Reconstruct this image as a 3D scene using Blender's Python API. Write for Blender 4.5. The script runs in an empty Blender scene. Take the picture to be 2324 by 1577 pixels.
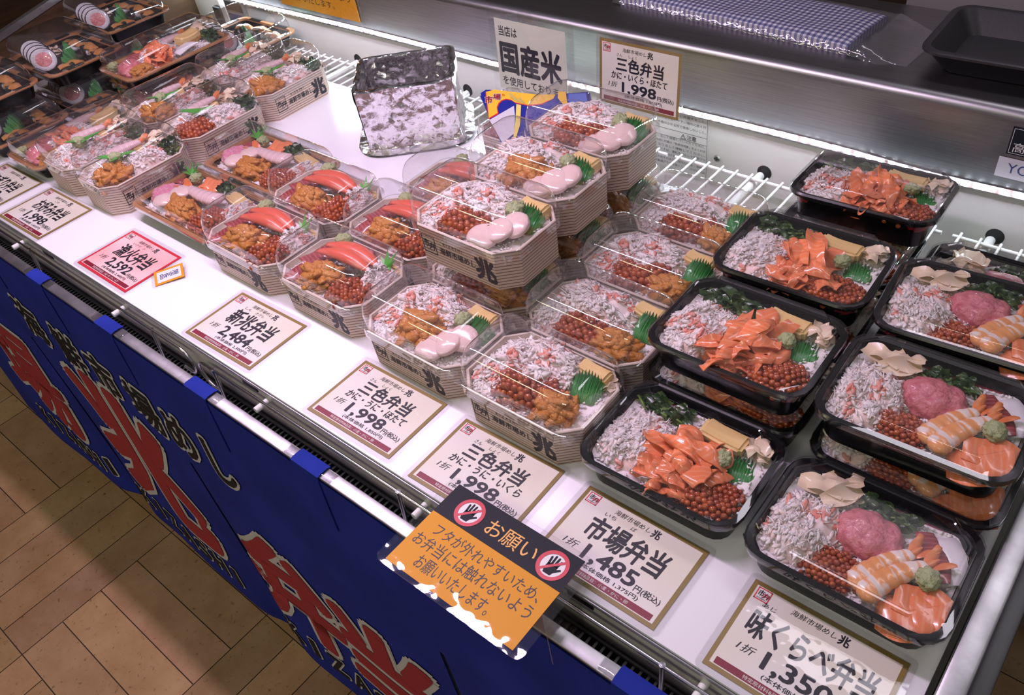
import bpy, bmesh, math, random
import numpy as np
from mathutils import Vector, Matrix, Euler, noise

PI = math.pi
Z0 = 0.90                      # height of the display deck above the floor
C = bpy.context.scene.collection
sc = bpy.context.scene

# ------------------------------------------------------------------ camera, world, lights, exposure
cam_d = bpy.data.cameras.new('camera')
cam = bpy.data.objects.new('camera', cam_d)
C.objects.link(cam)
cam.location = (0.6553, -0.3663, 0.7219 + Z0)
cam.rotation_euler = (0.8201, 0.1050, 0.6691)
cam_d.sensor_width = 36.0
cam_d.lens = 1863.46 / 2324 * 36.0
cam_d.shift_x = -76.65 / 2324
cam_d.clip_start = 0.01
sc.camera = cam

w = bpy.data.worlds.new('world')
sc.world = w
w.use_nodes = True
w.node_tree.nodes['Background'].inputs[0].default_value = (0.93, 0.90, 1.0, 1)
w.node_tree.nodes['Background'].inputs[1].default_value = 0.20

def area(name, loc, rot, sx, sy, power, col):
    l = bpy.data.lights.new(name, 'AREA')
    l.shape = 'RECTANGLE'; l.size = sx; l.size_y = sy; l.energy = power; l.color = col
    o = bpy.data.objects.new(name, l); C.objects.link(o)
    o.location = loc; o.rotation_euler = rot
    return o
# pinkish fluorescent tube under the canopy of the case
area('canopy_tube_light', (-0.42, 0.10, Z0 + 0.95), (math.radians(-16), 0, 0), 1.22, 0.035, 16.0, (0.97, 0.72, 1.0))
# unseen shop ceiling lights: aisle lamp, then added fill and highlight lights
area('ceiling_lamp_and_fill', (-1.5, -1.9, 2.7), (0, 0, 0), 1.2, 0.3, 15.0, (1.0, 0.95, 0.62))
area('ceiling_lamp_and_fill', (0.7, -1.7, 2.7), (0, 0, 0), 1.2, 0.3, 12.0, (1.0, 0.95, 0.74))  # added behind the camera to brighten the fascia and grille
area('ceiling_lamp_and_fill', (0.75, 1.05, 2.7), (0, 0, 0), 1.2, 0.25, 7.0, (0.95, 0.88, 1.0))  # unseen light placed to give the right steel trim its highlight

sc.view_settings.view_transform = 'Standard'
sc.view_settings.look = 'None'
sc.view_settings.gamma = 1.0
sc.view_settings.use_curve_mapping = False
sc.view_settings.exposure = -0.08
sc.cycles.transparent_max_bounces = 32
sc.cycles.max_bounces = 7
sc.cycles.diffuse_bounces = 3
sc.cycles.glossy_bounces = 4
sc.cycles.transmission_bounces = 4
sc.cycles.caustics_reflective = False
sc.cycles.caustics_refractive = False
sc.cycles.sample_clamp_indirect = 6.0

# ------------------------------------------------------------------ materials
M = {}
def _nt(name):
    m = bpy.data.materials.new(name); m.use_nodes = True
    nt = m.node_tree; nt.nodes.clear()
    out = nt.nodes.new('ShaderNodeOutputMaterial')
    M[name] = m
    return m, nt, out
def L(nt, a, b): nt.links.new(a, b)
def N(nt, t, **kw):
    n = nt.nodes.new('ShaderNode' + t)
    for k, v in kw.items():
        if k == 'inp':
            for kk, vv in v.items(): n.inputs[kk].default_value = vv
        else: setattr(n, k, v)
    return n
def c4(c): return (c[0], c[1], c[2], 1.0)
def pm(name, col, rough=0.5, metal=0.0, col2=None, cs=40.0, cdet=3.0, ramp=(0.35, 0.65), bump=0.0, bs=120.0, sss=0.0,
       coat=0.0, spec=0.5, emit=None, es=0.0, stretch=None, bdist=0.002):
    m, nt, out = _nt(name)
    p = N(nt, 'BsdfPrincipled')
    p.inputs['Base Color'].default_value = c4(col); p.inputs['Roughness'].default_value = rough
    p.inputs['Metallic'].default_value = metal; p.inputs['Specular IOR Level'].default_value = spec
    p.inputs['Coat Weight'].default_value = coat; p.inputs['Coat Roughness'].default_value = 0.08
    if sss:
        p.inputs['Subsurface Weight'].default_value = sss
        p.inputs['Subsurface Radius'].default_value = (1.0, 0.9, 0.86)
        p.inputs['Subsurface Scale'].default_value = 0.0025
    tc = N(nt, 'TexCoord')
    src = tc.outputs['Object']
    if stretch:
        mp = N(nt, 'Mapping'); mp.inputs['Scale'].default_value = stretch; L(nt, src, mp.inputs[0]); src = mp.outputs[0]
    if col2 is not None:
        nz = N(nt, 'TexNoise', inp={'Scale': cs, 'Detail': cdet}); L(nt, src, nz.inputs['Vector'])
        r = N(nt, 'ValToRGB'); r.color_ramp.elements[0].position = ramp[0]; r.color_ramp.elements[1].position = ramp[1]
        r.color_ramp.elements[0].color = c4(col); r.color_ramp.elements[1].color = c4(col2)
        L(nt, nz.outputs[0], r.inputs[0]); L(nt, r.outputs[0], p.inputs['Base Color'])
    if bump:
        nb = N(nt, 'TexNoise', inp={'Scale': bs, 'Detail': 4.0}); L(nt, src, nb.inputs['Vector'])
        b = N(nt, 'Bump', inp={'Strength': bump, 'Distance': bdist}); L(nt, nb.outputs[0], b.inputs['Height'])
        L(nt, b.outputs[0], p.inputs['Normal'])
    if emit:
        p.inputs['Emission Color'].default_value = c4(emit); p.inputs['Emission Strength'].default_value = es
    L(nt, p.outputs[0], out.inputs[0])
    return m

def clear(name, rough=0.03, haze=0.02, tint=(0.97, 0.97, 0.97), bump=0.0, bs=30.0, boost=1.0):
    m, nt, out = _nt(name)
    g = N(nt, 'NewGeometry')
    ior = N(nt, 'Mix', inp={2: 1.47, 3: 1 / 1.47}); L(nt, g.outputs['Backfacing'], ior.inputs[0])
    fr = N(nt, 'Fresnel'); L(nt, ior.outputs[0], fr.inputs['IOR'])
    mu = N(nt, 'Math', operation='MULTIPLY', inp={1: boost}); L(nt, fr.outputs[0], mu.inputs[0])
    tr = N(nt, 'BsdfTransparent', inp={0: c4(tint)})
    gl = N(nt, 'BsdfGlossy', inp={0: (1, 1, 1, 1), 'Roughness': rough})
    if bump:
        tc = N(nt, 'TexCoord'); nb = N(nt, 'TexNoise', inp={'Scale': bs, 'Detail': 2.0}); L(nt, tc.outputs['Object'], nb.inputs['Vector'])
        b = N(nt, 'Bump', inp={'Strength': bump, 'Distance': 0.004}); L(nt, nb.outputs[0], b.inputs['Height'])
        L(nt, b.outputs[0], gl.inputs['Normal'])
    df = N(nt, 'BsdfDiffuse', inp={0: (0.8, 0.8, 0.82, 1)})
    m1 = N(nt, 'MixShader', inp={0: haze}); L(nt, tr.outputs[0], m1.inputs[1]); L(nt, df.outputs[0], m1.inputs[2])
    m2 = N(nt, 'MixShader'); L(nt, mu.outputs[0], m2.inputs[0]); L(nt, m1.outputs[0], m2.inputs[1]); L(nt, gl.outputs[0], m2.inputs[2])
    L(nt, m2.outputs[0], out.inputs[0])
    return m

# --- case
pm('steel', (0.36, 0.35, 0.36), 0.33, 1.0, col2=(0.30, 0.29, 0.30), cs=18, stretch=(0.6, 40, 40), bump=0.06, bs=60)
pm('steel_rim', (0.62, 0.62, 0.62), 0.40, 1.0, col2=(0.45, 0.45, 0.45), cs=30, bump=0.15, bs=40)
pm('chrome', (0.52, 0.52, 0.54), 0.18, 1.0)
pm('grille_grey', (0.60, 0.59, 0.60), 0.4)
pm('dark_steel', (0.10, 0.10, 0.10), 0.45, 0.6)
pm('case_white', (0.74, 0.73, 0.69), 0.38, col2=(0.70, 0.69, 0.65), cs=6)
pm('case_beige', (0.70, 0.67, 0.60), 0.45)
pm('brown_wood_and_reflection', (0.085, 0.050, 0.028), 0.28, col2=(0.065, 0.038, 0.02), cs=8, stretch=(1, 1, 12))  # brown wall; on the left end panel a reflection painted as colour
pm('black', (0.008, 0.008, 0.009), 0.5)
pm('deck_white', (0.84, 0.83, 0.86), 0.30)
pm('wire_white', (0.80, 0.79, 0.76), 0.35)
pm('led_tape', (0.45, 0.43, 0.46), 0.5, col2=(0.28, 0.18, 0.17), cs=90, cdet=0, ramp=(0.52, 0.56))
pm('led', (1, 1, 1), 0.3, emit=(0.80, 0.90, 1.0), es=230.0)
pm('grey_cabinet', (0.24, 0.235, 0.23), 0.5)
pm('wall_upper', (0.42, 0.40, 0.42), 0.6)
pm('dark_brown', (0.045, 0.022, 0.014), 0.5, col2=(0.03, 0.016, 0.01), cs=5)
pm('tape_clear', (0.6, 0.6, 0.62), 0.12)
# --- cloth
pm('noren_blue', (0.018, 0.034, 0.30), 0.85, col2=(0.012, 0.024, 0.22), cs=7, bump=0.25, bs=700, bdist=0.0005, spec=0.15)
pm('print_red', (0.36, 0.045, 0.05), 0.85, spec=0.1)
pm('print_white', (0.55, 0.54, 0.52), 0.85, spec=0.1)
pm('print_black', (0.012, 0.012, 0.016), 0.7, spec=0.2)
# --- paper
pm('card_gold', (0.27, 0.19, 0.055), 0.35)
pm('card_cream', (0.76, 0.72, 0.58), 0.4, col2=(0.80, 0.77, 0.72), cs=9, cdet=1)
pm('card_red', (0.62, 0.03, 0.05), 0.35)
pm('card_pink', (0.86, 0.44, 0.42), 0.4, col2=(0.92, 0.66, 0.64), cs=12, cdet=1)
pm('bar_maroon', (0.22, 0.012, 0.03), 0.4)
pm('ink', (0.010, 0.009, 0.016), 0.5)
pm('ink_grey', (0.10, 0.10, 0.10), 0.6)
pm('ink_navy', (0.03, 0.05, 0.17), 0.5)
pm('logo_red', (0.75, 0.05, 0.07), 0.4)
pm('paper_white', (0.80, 0.79, 0.76), 0.5)
pm('paper_green', (0.66, 0.70, 0.56), 0.5, col2=(0.72, 0.74, 0.62), cs=4)
pm('notice_yellow', (0.74, 0.32, 0.012), 0.5, spec=0.2)
pm('notice_black', (0.012, 0.013, 0.02), 0.5, spec=0.15)
pm('notice_orange', (0.85, 0.42, 0.06), 0.4)
clear('laminate', 0.03, 0.004, bump=0.25, bs=26, boost=1.0)
clear('lid_clear', 0.03, 0.022, boost=1.9)
clear('lid_low', 0.035, 0.004, boost=1.9)
clear('wrap_clear', 0.05, 0.06, bump=0.5, bs=60, boost=1.4)
clear('acrylic', 0.02, 0.01)
# --- trays
def wood_mat():
    m, nt, out = _nt('wood_tray')
    p = N(nt, 'BsdfPrincipled', inp={'Roughness': 0.55})
    tc = N(nt, 'TexCoord'); sx = N(nt, 'SeparateXYZ'); L(nt, tc.outputs['Object'], sx.inputs[0])
    nz = N(nt, 'TexNoise', inp={'Scale': 14.0, 'Detail': 1.0}); mp = N(nt, 'Mapping'); mp.inputs['Scale'].default_value = (1, 1, 0.1)
    L(nt, tc.outputs['Object'], mp.inputs[0]); L(nt, mp.outputs[0], nz.inputs['Vector'])
    a = N(nt, 'Math', operation='MULTIPLY_ADD', inp={1: 0.0016}); L(nt, nz.outputs[0], a.inputs[0]); L(nt, sx.outputs[2], a.inputs[2])
    d = N(nt, 'Math', operation='DIVIDE', inp={1: 0.0046}); L(nt, a.outputs[0], d.inputs[0])
    f = N(nt, 'Math', operation='FRACT'); L(nt, d.outputs[0], f.inputs[0])
    r = N(nt, 'ValToRGB'); cr = r.color_ramp
    cr.elements[0].position = 0.0; cr.elements[0].color = (0.66, 0.53, 0.43, 1)
    cr.elements[1].position = 0.60; cr.elements[1].color = (0.62, 0.49, 0.39, 1)
    e = cr.elements.new(0.70); e.color = (0.19, 0.115, 0.08, 1)
    e = cr.elements.new(0.86); e.color = (0.19, 0.115, 0.08, 1)
    e = cr.elements.new(0.96); e.color = (0.66, 0.53, 0.43, 1)
    L(nt, f.outputs[0], r.inputs[0]); L(nt, r.outputs[0], p.inputs['Base Color']); L(nt, p.outputs[0], out.inputs[0])
wood_mat()
pm('wood_inner', (0.74, 0.62, 0.52), 0.5)
pm('tray_black', (0.005, 0.005, 0.006), 0.20, spec=0.35)
pm('tray_red', (0.25, 0.012, 0.02), 0.25)
pm('tray_gold', (0.46, 0.22, 0.09), 0.35, col2=(0.36, 0.16, 0.06), cs=30)
pm('tray_empty', (0.022, 0.022, 0.024), 0.42, bump=0.2, bs=300, bdist=0.0005)
# --- foods
pm('rice', (0.90, 0.86, 0.84), 0.45, bump=0.3, bs=420, bdist=0.0008)
pm('crab_white', (0.92, 0.78, 0.74), 0.42, col2=(0.86, 0.54, 0.48), cs=40, ramp=(0.50, 0.72), bump=0.5, bs=650, bdist=0.0008, sss=0.6)
pm('crab_pale', (0.94, 0.85, 0.81), 0.40, bump=0.5, bs=650, bdist=0.0008, sss=0.6)
pm('crab_red', (0.72, 0.20, 0.13), 0.38, col2=(0.82, 0.46, 0.38), cs=150)
pm('uni', (0.60, 0.25, 0.035), 0.38, col2=(0.50, 0.175, 0.02), cs=90, bump=0.9, bs=900, bdist=0.0012, coat=0.25)
pm('roe', (0.29, 0.040, 0.006), 0.05, col2=(0.46, 0.092, 0.012), cs=120, ramp=(0.4, 0.65), coat=0.8, sss=0.2)
pm('roe_base', (0.24, 0.02, 0.004), 0.15)
def salmon_mat(name, a, b, sc_):
    m, nt, out = _nt(name)
    p = N(nt, 'BsdfPrincipled', inp={'Roughness': 0.2, 'Coat Weight': 0.3})
    uv = N(nt, 'UVMap'); mp = N(nt, 'Mapping'); mp.inputs['Scale'].default_value = (1, 0.35, 1); L(nt, uv.outputs[0], mp.inputs[0])
    wv = N(nt, 'TexWave', inp={'Scale': sc_, 'Distortion': 2.2, 'Detail': 2.0, 'Detail Scale': 1.4}); L(nt, mp.outputs[0], wv.inputs['Vector'])
    r = N(nt, 'ValToRGB'); r.color_ramp.elements[0].position = 0.55; r.color_ramp.elements[1].position = 1.0
    r.color_ramp.elements[0].color = c4(a); r.color_ramp.elements[1].color = c4(b)
    L(nt, wv.outputs[0], r.inputs[0]); L(nt, r.outputs[0], p.inputs['Base Color']); L(nt, p.outputs[0], out.inputs[0])
salmon_mat('salmon', (0.82, 0.235, 0.095), (0.84, 0.30, 0.15), 2.2)
salmon_mat('tuna', (0.30, 0.045, 0.05), (0.40, 0.11, 0.11), 3.5)
pm('shrimp', (0.84, 0.37, 0.14), 0.25, col2=(0.88, 0.76, 0.68), cs=85, cdet=1.0, ramp=(0.50, 0.60), stretch=(1.6, .6, .8), coat=.3)
salmon_mat('shrimp_pale', (0.74, 0.50, 0.50), (0.82, 0.66, 0.66), 2.2)
pm('shrimp_tail', (0.62, 0.10, 0.03), 0.3, col2=(0.75, 0.25, 0.08), cs=60)
pm('scallop', (0.78, 0.56, 0.52), 0.18, col2=(0.82, 0.64, 0.60), cs=30, coat=0.4, sss=0.3)
pm('egg', (0.78, 0.53, 0.20), 0.45, col2=(0.82, 0.60, 0.28), cs=50, stretch=(0.3, 3, 3), bump=0.3, bs=200, bdist=0.0006)
pm('egg_brown', (0.52, 0.27, 0.07), 0.5)
pm('wasabi', (0.37, 0.42, 0.19), 0.6, col2=(0.45, 0.50, 0.26), cs=120, bump=0.9, bs=450, bdist=0.002)
def baran_mat():
    m, nt, out = _nt('baran')
    p = N(nt, 'BsdfPrincipled', inp={'Roughness': 0.3})
    uv = N(nt, 'UVMap'); sx = N(nt, 'SeparateXYZ'); L(nt, uv.outputs[0], sx.inputs[0])
    f = N(nt, 'Math', operation='MULTIPLY', inp={1: 16.0}); L(nt, sx.outputs[0], f.inputs[0])
    g = N(nt, 'Math', operation='FRACT'); L(nt, f.outputs[0], g.inputs[0])
    r = N(nt, 'ValToRGB'); cr = r.color_ramp; cr.elements[0].position = 0.82; cr.elements[1].position = 0.88
    cr.elements[0].color = (0.05, 0.27, 0.06, 1); cr.elements[1].color = (0.012, 0.07, 0.02, 1)
    L(nt, g.outputs[0], r.inputs[0]); L(nt, r.outputs[0], p.inputs['Base Color']); L(nt, p.outputs[0], out.inputs[0])
baran_mat()
pm('leaf_green', (0.09, 0.42, 0.045), 0.3, col2=(0.07, 0.34, 0.04), cs=40)
pm('greens', (0.020, 0.055, 0.014), 0.30, col2=(0.07, 0.13, 0.022), cs=60, ramp=(0.45, 0.65), coat=0.3)
pm('stem_green', (0.14, 0.24, 0.045), 0.3)
pm('negitoro', (0.64, 0.20, 0.22), 0.35, col2=(0.48, 0.10, 0.13), cs=110, ramp=(0.48, 0.70), bump=0.8, bs=280, bdist=0.002, coat=0.2)
pm('ginger', (0.80, 0.62, 0.42), 0.3, col2=(0.84, 0.70, 0.54), cs=30, coat=0.2)
pm('crab_leg', (0.74, 0.13, 0.075), 0.28, col2=(0.80, 0.36, 0.27), cs=60, ramp=(0.44, 0.70), stretch=(0.30, 1.5, 1.5), bump=0.25, bs=300, bdist=0.0008, coat=0.2)
pm('denbu', (0.72, 0.20, 0.33), 0.6, col2=(0.80, 0.38, 0.46), cs=200, bump=1.0, bs=500, bdist=0.003)
pm('squid', (0.82, 0.78, 0.80), 0.2, coat=0.3)
pm('nori', (0.010, 0.012, 0.010), 0.45, bump=0.5, bs=200, bdist=0.001)
pm('roll_rice', (0.78, 0.76, 0.78), 0.5, bump=0.9, bs=500, bdist=0.002)
pm('roll_pink', (0.66, 0.20, 0.20), 0.4, col2=(0.74, 0.36, 0.34), cs=150, bump=0.6, bs=300, bdist=0.002)
pm('eel', (0.46, 0.19, 0.05), 0.22, col2=(0.58, 0.30, 0.10), cs=60, coat=0.5)
# --- others
pm('pack_blue', (0.014, 0.022, 0.27), 0.3)
pm('pack_yellow', (0.86, 0.52, 0.04), 0.3)
pm('pack_light_blue', (0.10, 0.16, 0.55), 0.3)
pm('pack_red', (0.68, 0.02, 0.03), 0.35)
pm('ribbon_yellow', (0.80, 0.66, 0.16), 0.3)
pm('clip_black', (0.004, 0.004, 0.004), 0.5)
pm('screw', (0.35, 0.34, 0.33), 0.35, 1.0)
pm('label_white', (0.62, 0.60, 0.66), 0.4)
def foil_mat():
    m, nt, out = _nt('foil')
    p = N(nt, 'BsdfPrincipled', inp={'Roughness': 0.13, 'Metallic': 1.0, 'Base Color': (0.80, 0.78, 0.80, 1)})
    tc = N(nt, 'TexCoord')
    v = N(nt, 'TexVoronoi', inp={'Scale': 60.0}); nz_ = N(nt, 'TexNoise', inp={'Scale': 60.0, 'Detail': 6.0, 'Distortion': 2.5, 'Roughness': 0.6})
    L(nt, tc.outputs['Object'], nz_.inputs['Vector']); L(nt, tc.outputs['Object'], v.inputs['Vector'])
    mx = N(nt, 'Math', operation='MULTIPLY_ADD', inp={1: 0.8}); L(nt, v.outputs['Distance'], mx.inputs[0]); L(nt, nz_.outputs[0], mx.inputs[2])
    b = N(nt, 'Bump', inp={'Strength': 0.30, 'Distance': 0.003}); L(nt, mx.outputs[0], b.inputs['Height'])
    # crumpled facets: every cell of the foil is tilted a little its own way
    nrm = b.outputs[0]
    for sc_, k in ((70.0, .34), (170.0, .22)):
        vc = N(nt, 'TexVoronoi', inp={'Scale': sc_}); L(nt, tc.outputs['Object'], vc.inputs['Vector'])
        sb = N(nt, 'VectorMath', operation='SUBTRACT'); sb.inputs[1].default_value = (.5, .5, .5); L(nt, vc.outputs['Color'], sb.inputs[0])
        ml = N(nt, 'VectorMath', operation='SCALE'); ml.inputs['Scale'].default_value = k; L(nt, sb.outputs[0], ml.inputs[0])
        ad = N(nt, 'VectorMath', operation='ADD'); L(nt, nrm, ad.inputs[0]); L(nt, ml.outputs[0], ad.inputs[1]); nrm = ad.outputs[0]
    no = N(nt, 'VectorMath', operation='NORMALIZE'); L(nt, nrm, no.inputs[0]); L(nt, no.outputs[0], p.inputs['Normal'])
    L(nt, p.outputs[0], out.inputs[0])
foil_mat()
def gingham_mat():
    m, nt, out = _nt('gingham')
    p = N(nt, 'BsdfPrincipled', inp={'Roughness': 0.7})
    tc = N(nt, 'TexCoord'); sx = N(nt, 'SeparateXYZ'); L(nt, tc.outputs['Object'], sx.inputs[0])
    def st(o):
        a = N(nt, 'Math', operation='DIVIDE', inp={1: 0.0092}); L(nt, o, a.inputs[0])
        f = N(nt, 'Math', operation='FRACT'); L(nt, a.outputs[0], f.inputs[0])
        g = N(nt, 'Math', operation='GREATER_THAN', inp={1: 0.5}); L(nt, f.outputs[0], g.inputs[0]); return g
    a, b = st(sx.outputs[0]), st(sx.outputs[1])
    s = N(nt, 'Math', operation='ADD'); L(nt, a.outputs[0], s.inputs[0]); L(nt, b.outputs[0], s.inputs[1])
    h = N(nt, 'Math', operation='MULTIPLY', inp={1: 0.5}); L(nt, s.outputs[0], h.inputs[0])
    r = N(nt, 'ValToRGB'); cr = r.color_ramp; cr.interpolation = 'CONSTANT'
    cr.elements[0].position = 0; cr.elements[0].color = (0.72, 0.71, 0.74, 1)
    cr.elements[1].position = 0.3; cr.elements[1].color = (0.20, 0.20, 0.38, 1)
    e = cr.elements.new(0.8); e.color = (0.022, 0.024, 0.13, 1)
    L(nt, h.outputs[0], r.inputs[0]); L(nt, r.outputs[0], p.inputs['Base Color']); L(nt, p.outputs[0], out.inputs[0])
gingham_mat()
def floor_mat():
    m, nt, out = _nt('parquet')
    p = N(nt, 'BsdfPrincipled', inp={'Roughness': 0.33})
    at = N(nt, 'Attribute', attribute_name='tone')
    tc = N(nt, 'TexCoord')
    n1 = N(nt, 'TexNoise', inp={'Scale': 9.0, 'Detail': 6.0, 'Roughness': 0.65}); L(nt, tc.outputs['Object'], n1.inputs['Vector'])
    r1 = N(nt, 'ValToRGB'); r1.color_ramp.elements[0].position = 0.3; r1.color_ramp.elements[1].position = 0.7
    r1.color_ramp.elements[0].color = (0.38, 0.225, 0.110, 1); r1.color_ramp.elements[1].color = (0.52, 0.34, 0.19, 1)
    L(nt, n1.outputs[0], r1.inputs[0])
    mu = N(nt, 'Mix', data_type='RGBA', blend_type='MULTIPLY', inp={0: 1.0}); L(nt, r1.outputs[0], mu.inputs[6]); L(nt, at.outputs['Color'], mu.inputs[7])
    n2 = N(nt, 'TexNoise', inp={'Scale': 75.0, 'Detail': 4.0, 'Roughness': 0.7}); L(nt, tc.outputs['Object'], n2.inputs['Vector'])
    r2 = N(nt, 'ValToRGB'); r2.color_ramp.elements[0].position = 0.30; r2.color_ramp.elements[1].position = 0.40
    r2.color_ramp.elements[0].color = (0.30, 0.25, 0.2, 1); r2.color_ramp.elements[1].color = (1, 1, 1, 1); L(nt, n2.outputs[0], r2.inputs[0])
    m2 = N(nt, 'Mix', data_type='RGBA', blend_type='MULTIPLY', inp={0: 0.8}); L(nt, mu.outputs[2], m2.inputs[6]); L(nt, r2.outputs[0], m2.inputs[7])
    L(nt, m2.outputs[2], p.inputs['Base Color'])
    b = N(nt, 'Bump', inp={'Strength': 0.12, 'Distance': 0.003}); L(nt, n2.outputs[0], b.inputs['Height']); L(nt, b.outputs[0], p.inputs['Normal'])
    L(nt, p.outputs[0], out.inputs[0])
floor_mat()
pm('joint', (0.03, 0.02, 0.012), 0.7)

# ------------------------------------------------------------------ helpers
rnd = random.Random(7)
class MB:
    """collects verts / faces / material slots / optional uvs for ONE mesh"""
    def __init__(s): s.v = []; s.f = []; s.m = []; s.uv = {}
    def add(s, verts, faces, mi=0, uvs=None):
        o = len(s.v); s.v += [tuple(p) for p in verts]
        for f in faces: s.f.append(tuple(i + o for i in f)); s.m.append(mi)
        if uvs is not None:
            for i, u in enumerate(uvs): s.uv[o + i] = u
    def box(s, x0, x1, y0, y1, z0, z1, mi=0, bev=0.0, T=None):
        bm = bmesh.new(); bmesh.ops.create_cube(bm, size=1)
        for v in bm.verts: v.co = ((x0 + x1) / 2 + v.co.x * (x1 - x0), (y0 + y1) / 2 + v.co.y * (y1 - y0), (z0 + z1) / 2 + v.co.z * (z1 - z0))
        if bev: bmesh.ops.bevel(bm, geom=bm.edges[:], offset=bev, segments=2, affect='EDGES', profile=0.5)
        s.bm(bm, mi, T)
    def bm(s, bm, mi=0, T=None):
        bm.verts.ensure_lookup_table()
        if T is not None: bm.transform(T)
        for i, v in enumerate(bm.verts): v.index = i
        s.add([v.co[:] for v in bm.verts], [[v.index for v in f.verts] for f in bm.faces], mi); bm.free()
    def quad(s, a, b, c, d, mi=0): s.add([a, b, c, d], [(0, 1, 2, 3)], mi)
    def tube(s, pts, r, n=8, mi=0, cap=True):
        P = [Vector(p) for p in pts]; rings = []
        rr = r if isinstance(r, (list, tuple)) else [r] * len(P)
        up = Vector((0, 0, 1)); prev = None
        for i, p in enumerate(P):
            t = (P[min(i + 1, len(P) - 1)] - P[max(i - 1, 0)]).normalized()
            a = prev - t * prev.dot(t) if prev is not None else None
            if a is None or a.length < 1e-6:
                a = t.cross(up)
                if a.length < 1e-4: a = t.cross(Vector((1, 0, 0)))
            a.normalize(); b = t.cross(a); prev = a
            rings.append([p + (a * math.cos(2 * PI * k / n) + b * math.sin(2 * PI * k / n)) * rr[i] for k in range(n)])
        s.loft(rings, cap, cap, mi)
    def loft(s, rings, c0=False, c1=False, mi=0):
        n = len(rings[0]); vs = [p for r in rings for p in r]; fs = []
        for i in range(len(rings) - 1):
            for k in range(n):
                k2 = (k + 1) % n
                fs.append((i * n + k, i * n + k2, (i + 1) * n + k2, (i + 1) * n + k))
        if c0: fs.append(tuple(range(n - 1, -1, -1)))
        if c1: fs.append(tuple((len(rings) - 1) * n + k for k in range(n)))
        s.add(vs, fs, mi)
    def grid(s, f, nu, nv, mi=0, closed=False, uv=True):
        vs = []; us = []
        for j in range(nv + 1):
            for i in range(nu + 1):
                vs.append(f(i / nu, j / nv)); us.append((i / nu, j / nv))
        fs = [(j * (nu + 1) + i, j * (nu + 1) + i + 1, (j + 1) * (nu + 1) + i + 1, (j + 1) * (nu + 1) + i) for j in range(nv) for i in range(nu)]
        s.add(vs, fs, mi, us if uv else None)
    def mesh(s, name, mats, angle=40, smooth=True):
        me = bpy.data.meshes.new(name)
        me.from_pydata(s.v, [], s.f)
        for m in mats: me.materials.append(M[m])
        me.polygons.foreach_set('material_index', s.m)
        if s.uv:
            ul = me.uv_layers.new(name='UVMap')
            li = np.zeros(len(me.loops), int); me.loops.foreach_get('vertex_index', li)
            ul.data.foreach_set('uv', np.array([s.uv.get(int(i), (0, 0)) for i in li], float).ravel())
        if smooth:
            me.polygons.foreach_set('use_smooth', [True] * len(me.polygons))
            if angle < 180: me.set_sharp_from_angle(angle=math.radians(angle))
        me.update()
        return me

def obj(name, me, parent=None, loc=(0, 0, 0), rot=(0, 0, 0), scale=(1, 1, 1), kind=None, label=None):
    o = bpy.data.objects.new(name, me); C.objects.link(o)
    if parent is not None: o.parent = parent
    o.location = loc; o.rotation_euler = rot; o.scale = scale
    if kind: o['kind'] = kind
    if label: o['label'] = label
    return o
def thing(name, label, cat, loc=(0, 0, 0), rotz=0.0, group=None):
    """an Empty at the thing's base; loc in deck coordinates"""
    o = bpy.data.objects.new(name, None); C.objects.link(o)
    o.empty_display_size = 0.02
    o.location = (loc[0], loc[1], loc[2] + Z0); o.rotation_euler = (0, 0, rotz)
    o['label'] = label; o['category'] = cat
    if group: o['group'] = group
    return o
def tag(o, label, cat, group=None):
    o['label'] = label; o['category'] = cat
    if group: o['group'] = group
    return o
def struct(o): o['kind'] = 'structure'; return o

def rr(wx, dy, r, z, n=4, cx=0, cy=0):
    """rounded (n>1) or chamfered (n=1) rectangle ring, counter-clockwise"""
    pts = []
    r = max(r, 1e-4)
    for qx, qy, a0 in ((1, -1, -PI / 2), (1, 1, 0), (-1, 1, PI / 2), (-1, -1, PI)):
        ox, oy = cx + qx * (wx / 2 - r), cy + qy * (dy / 2 - r)
        for k in range(n + 1):
            a = a0 + PI / 2 * k / n
            pts.append((ox + r * math.cos(a), oy + r * math.sin(a), z))
    return pts
def nz(p, s=1.0): return noise.noise(Vector(p) * s)

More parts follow.
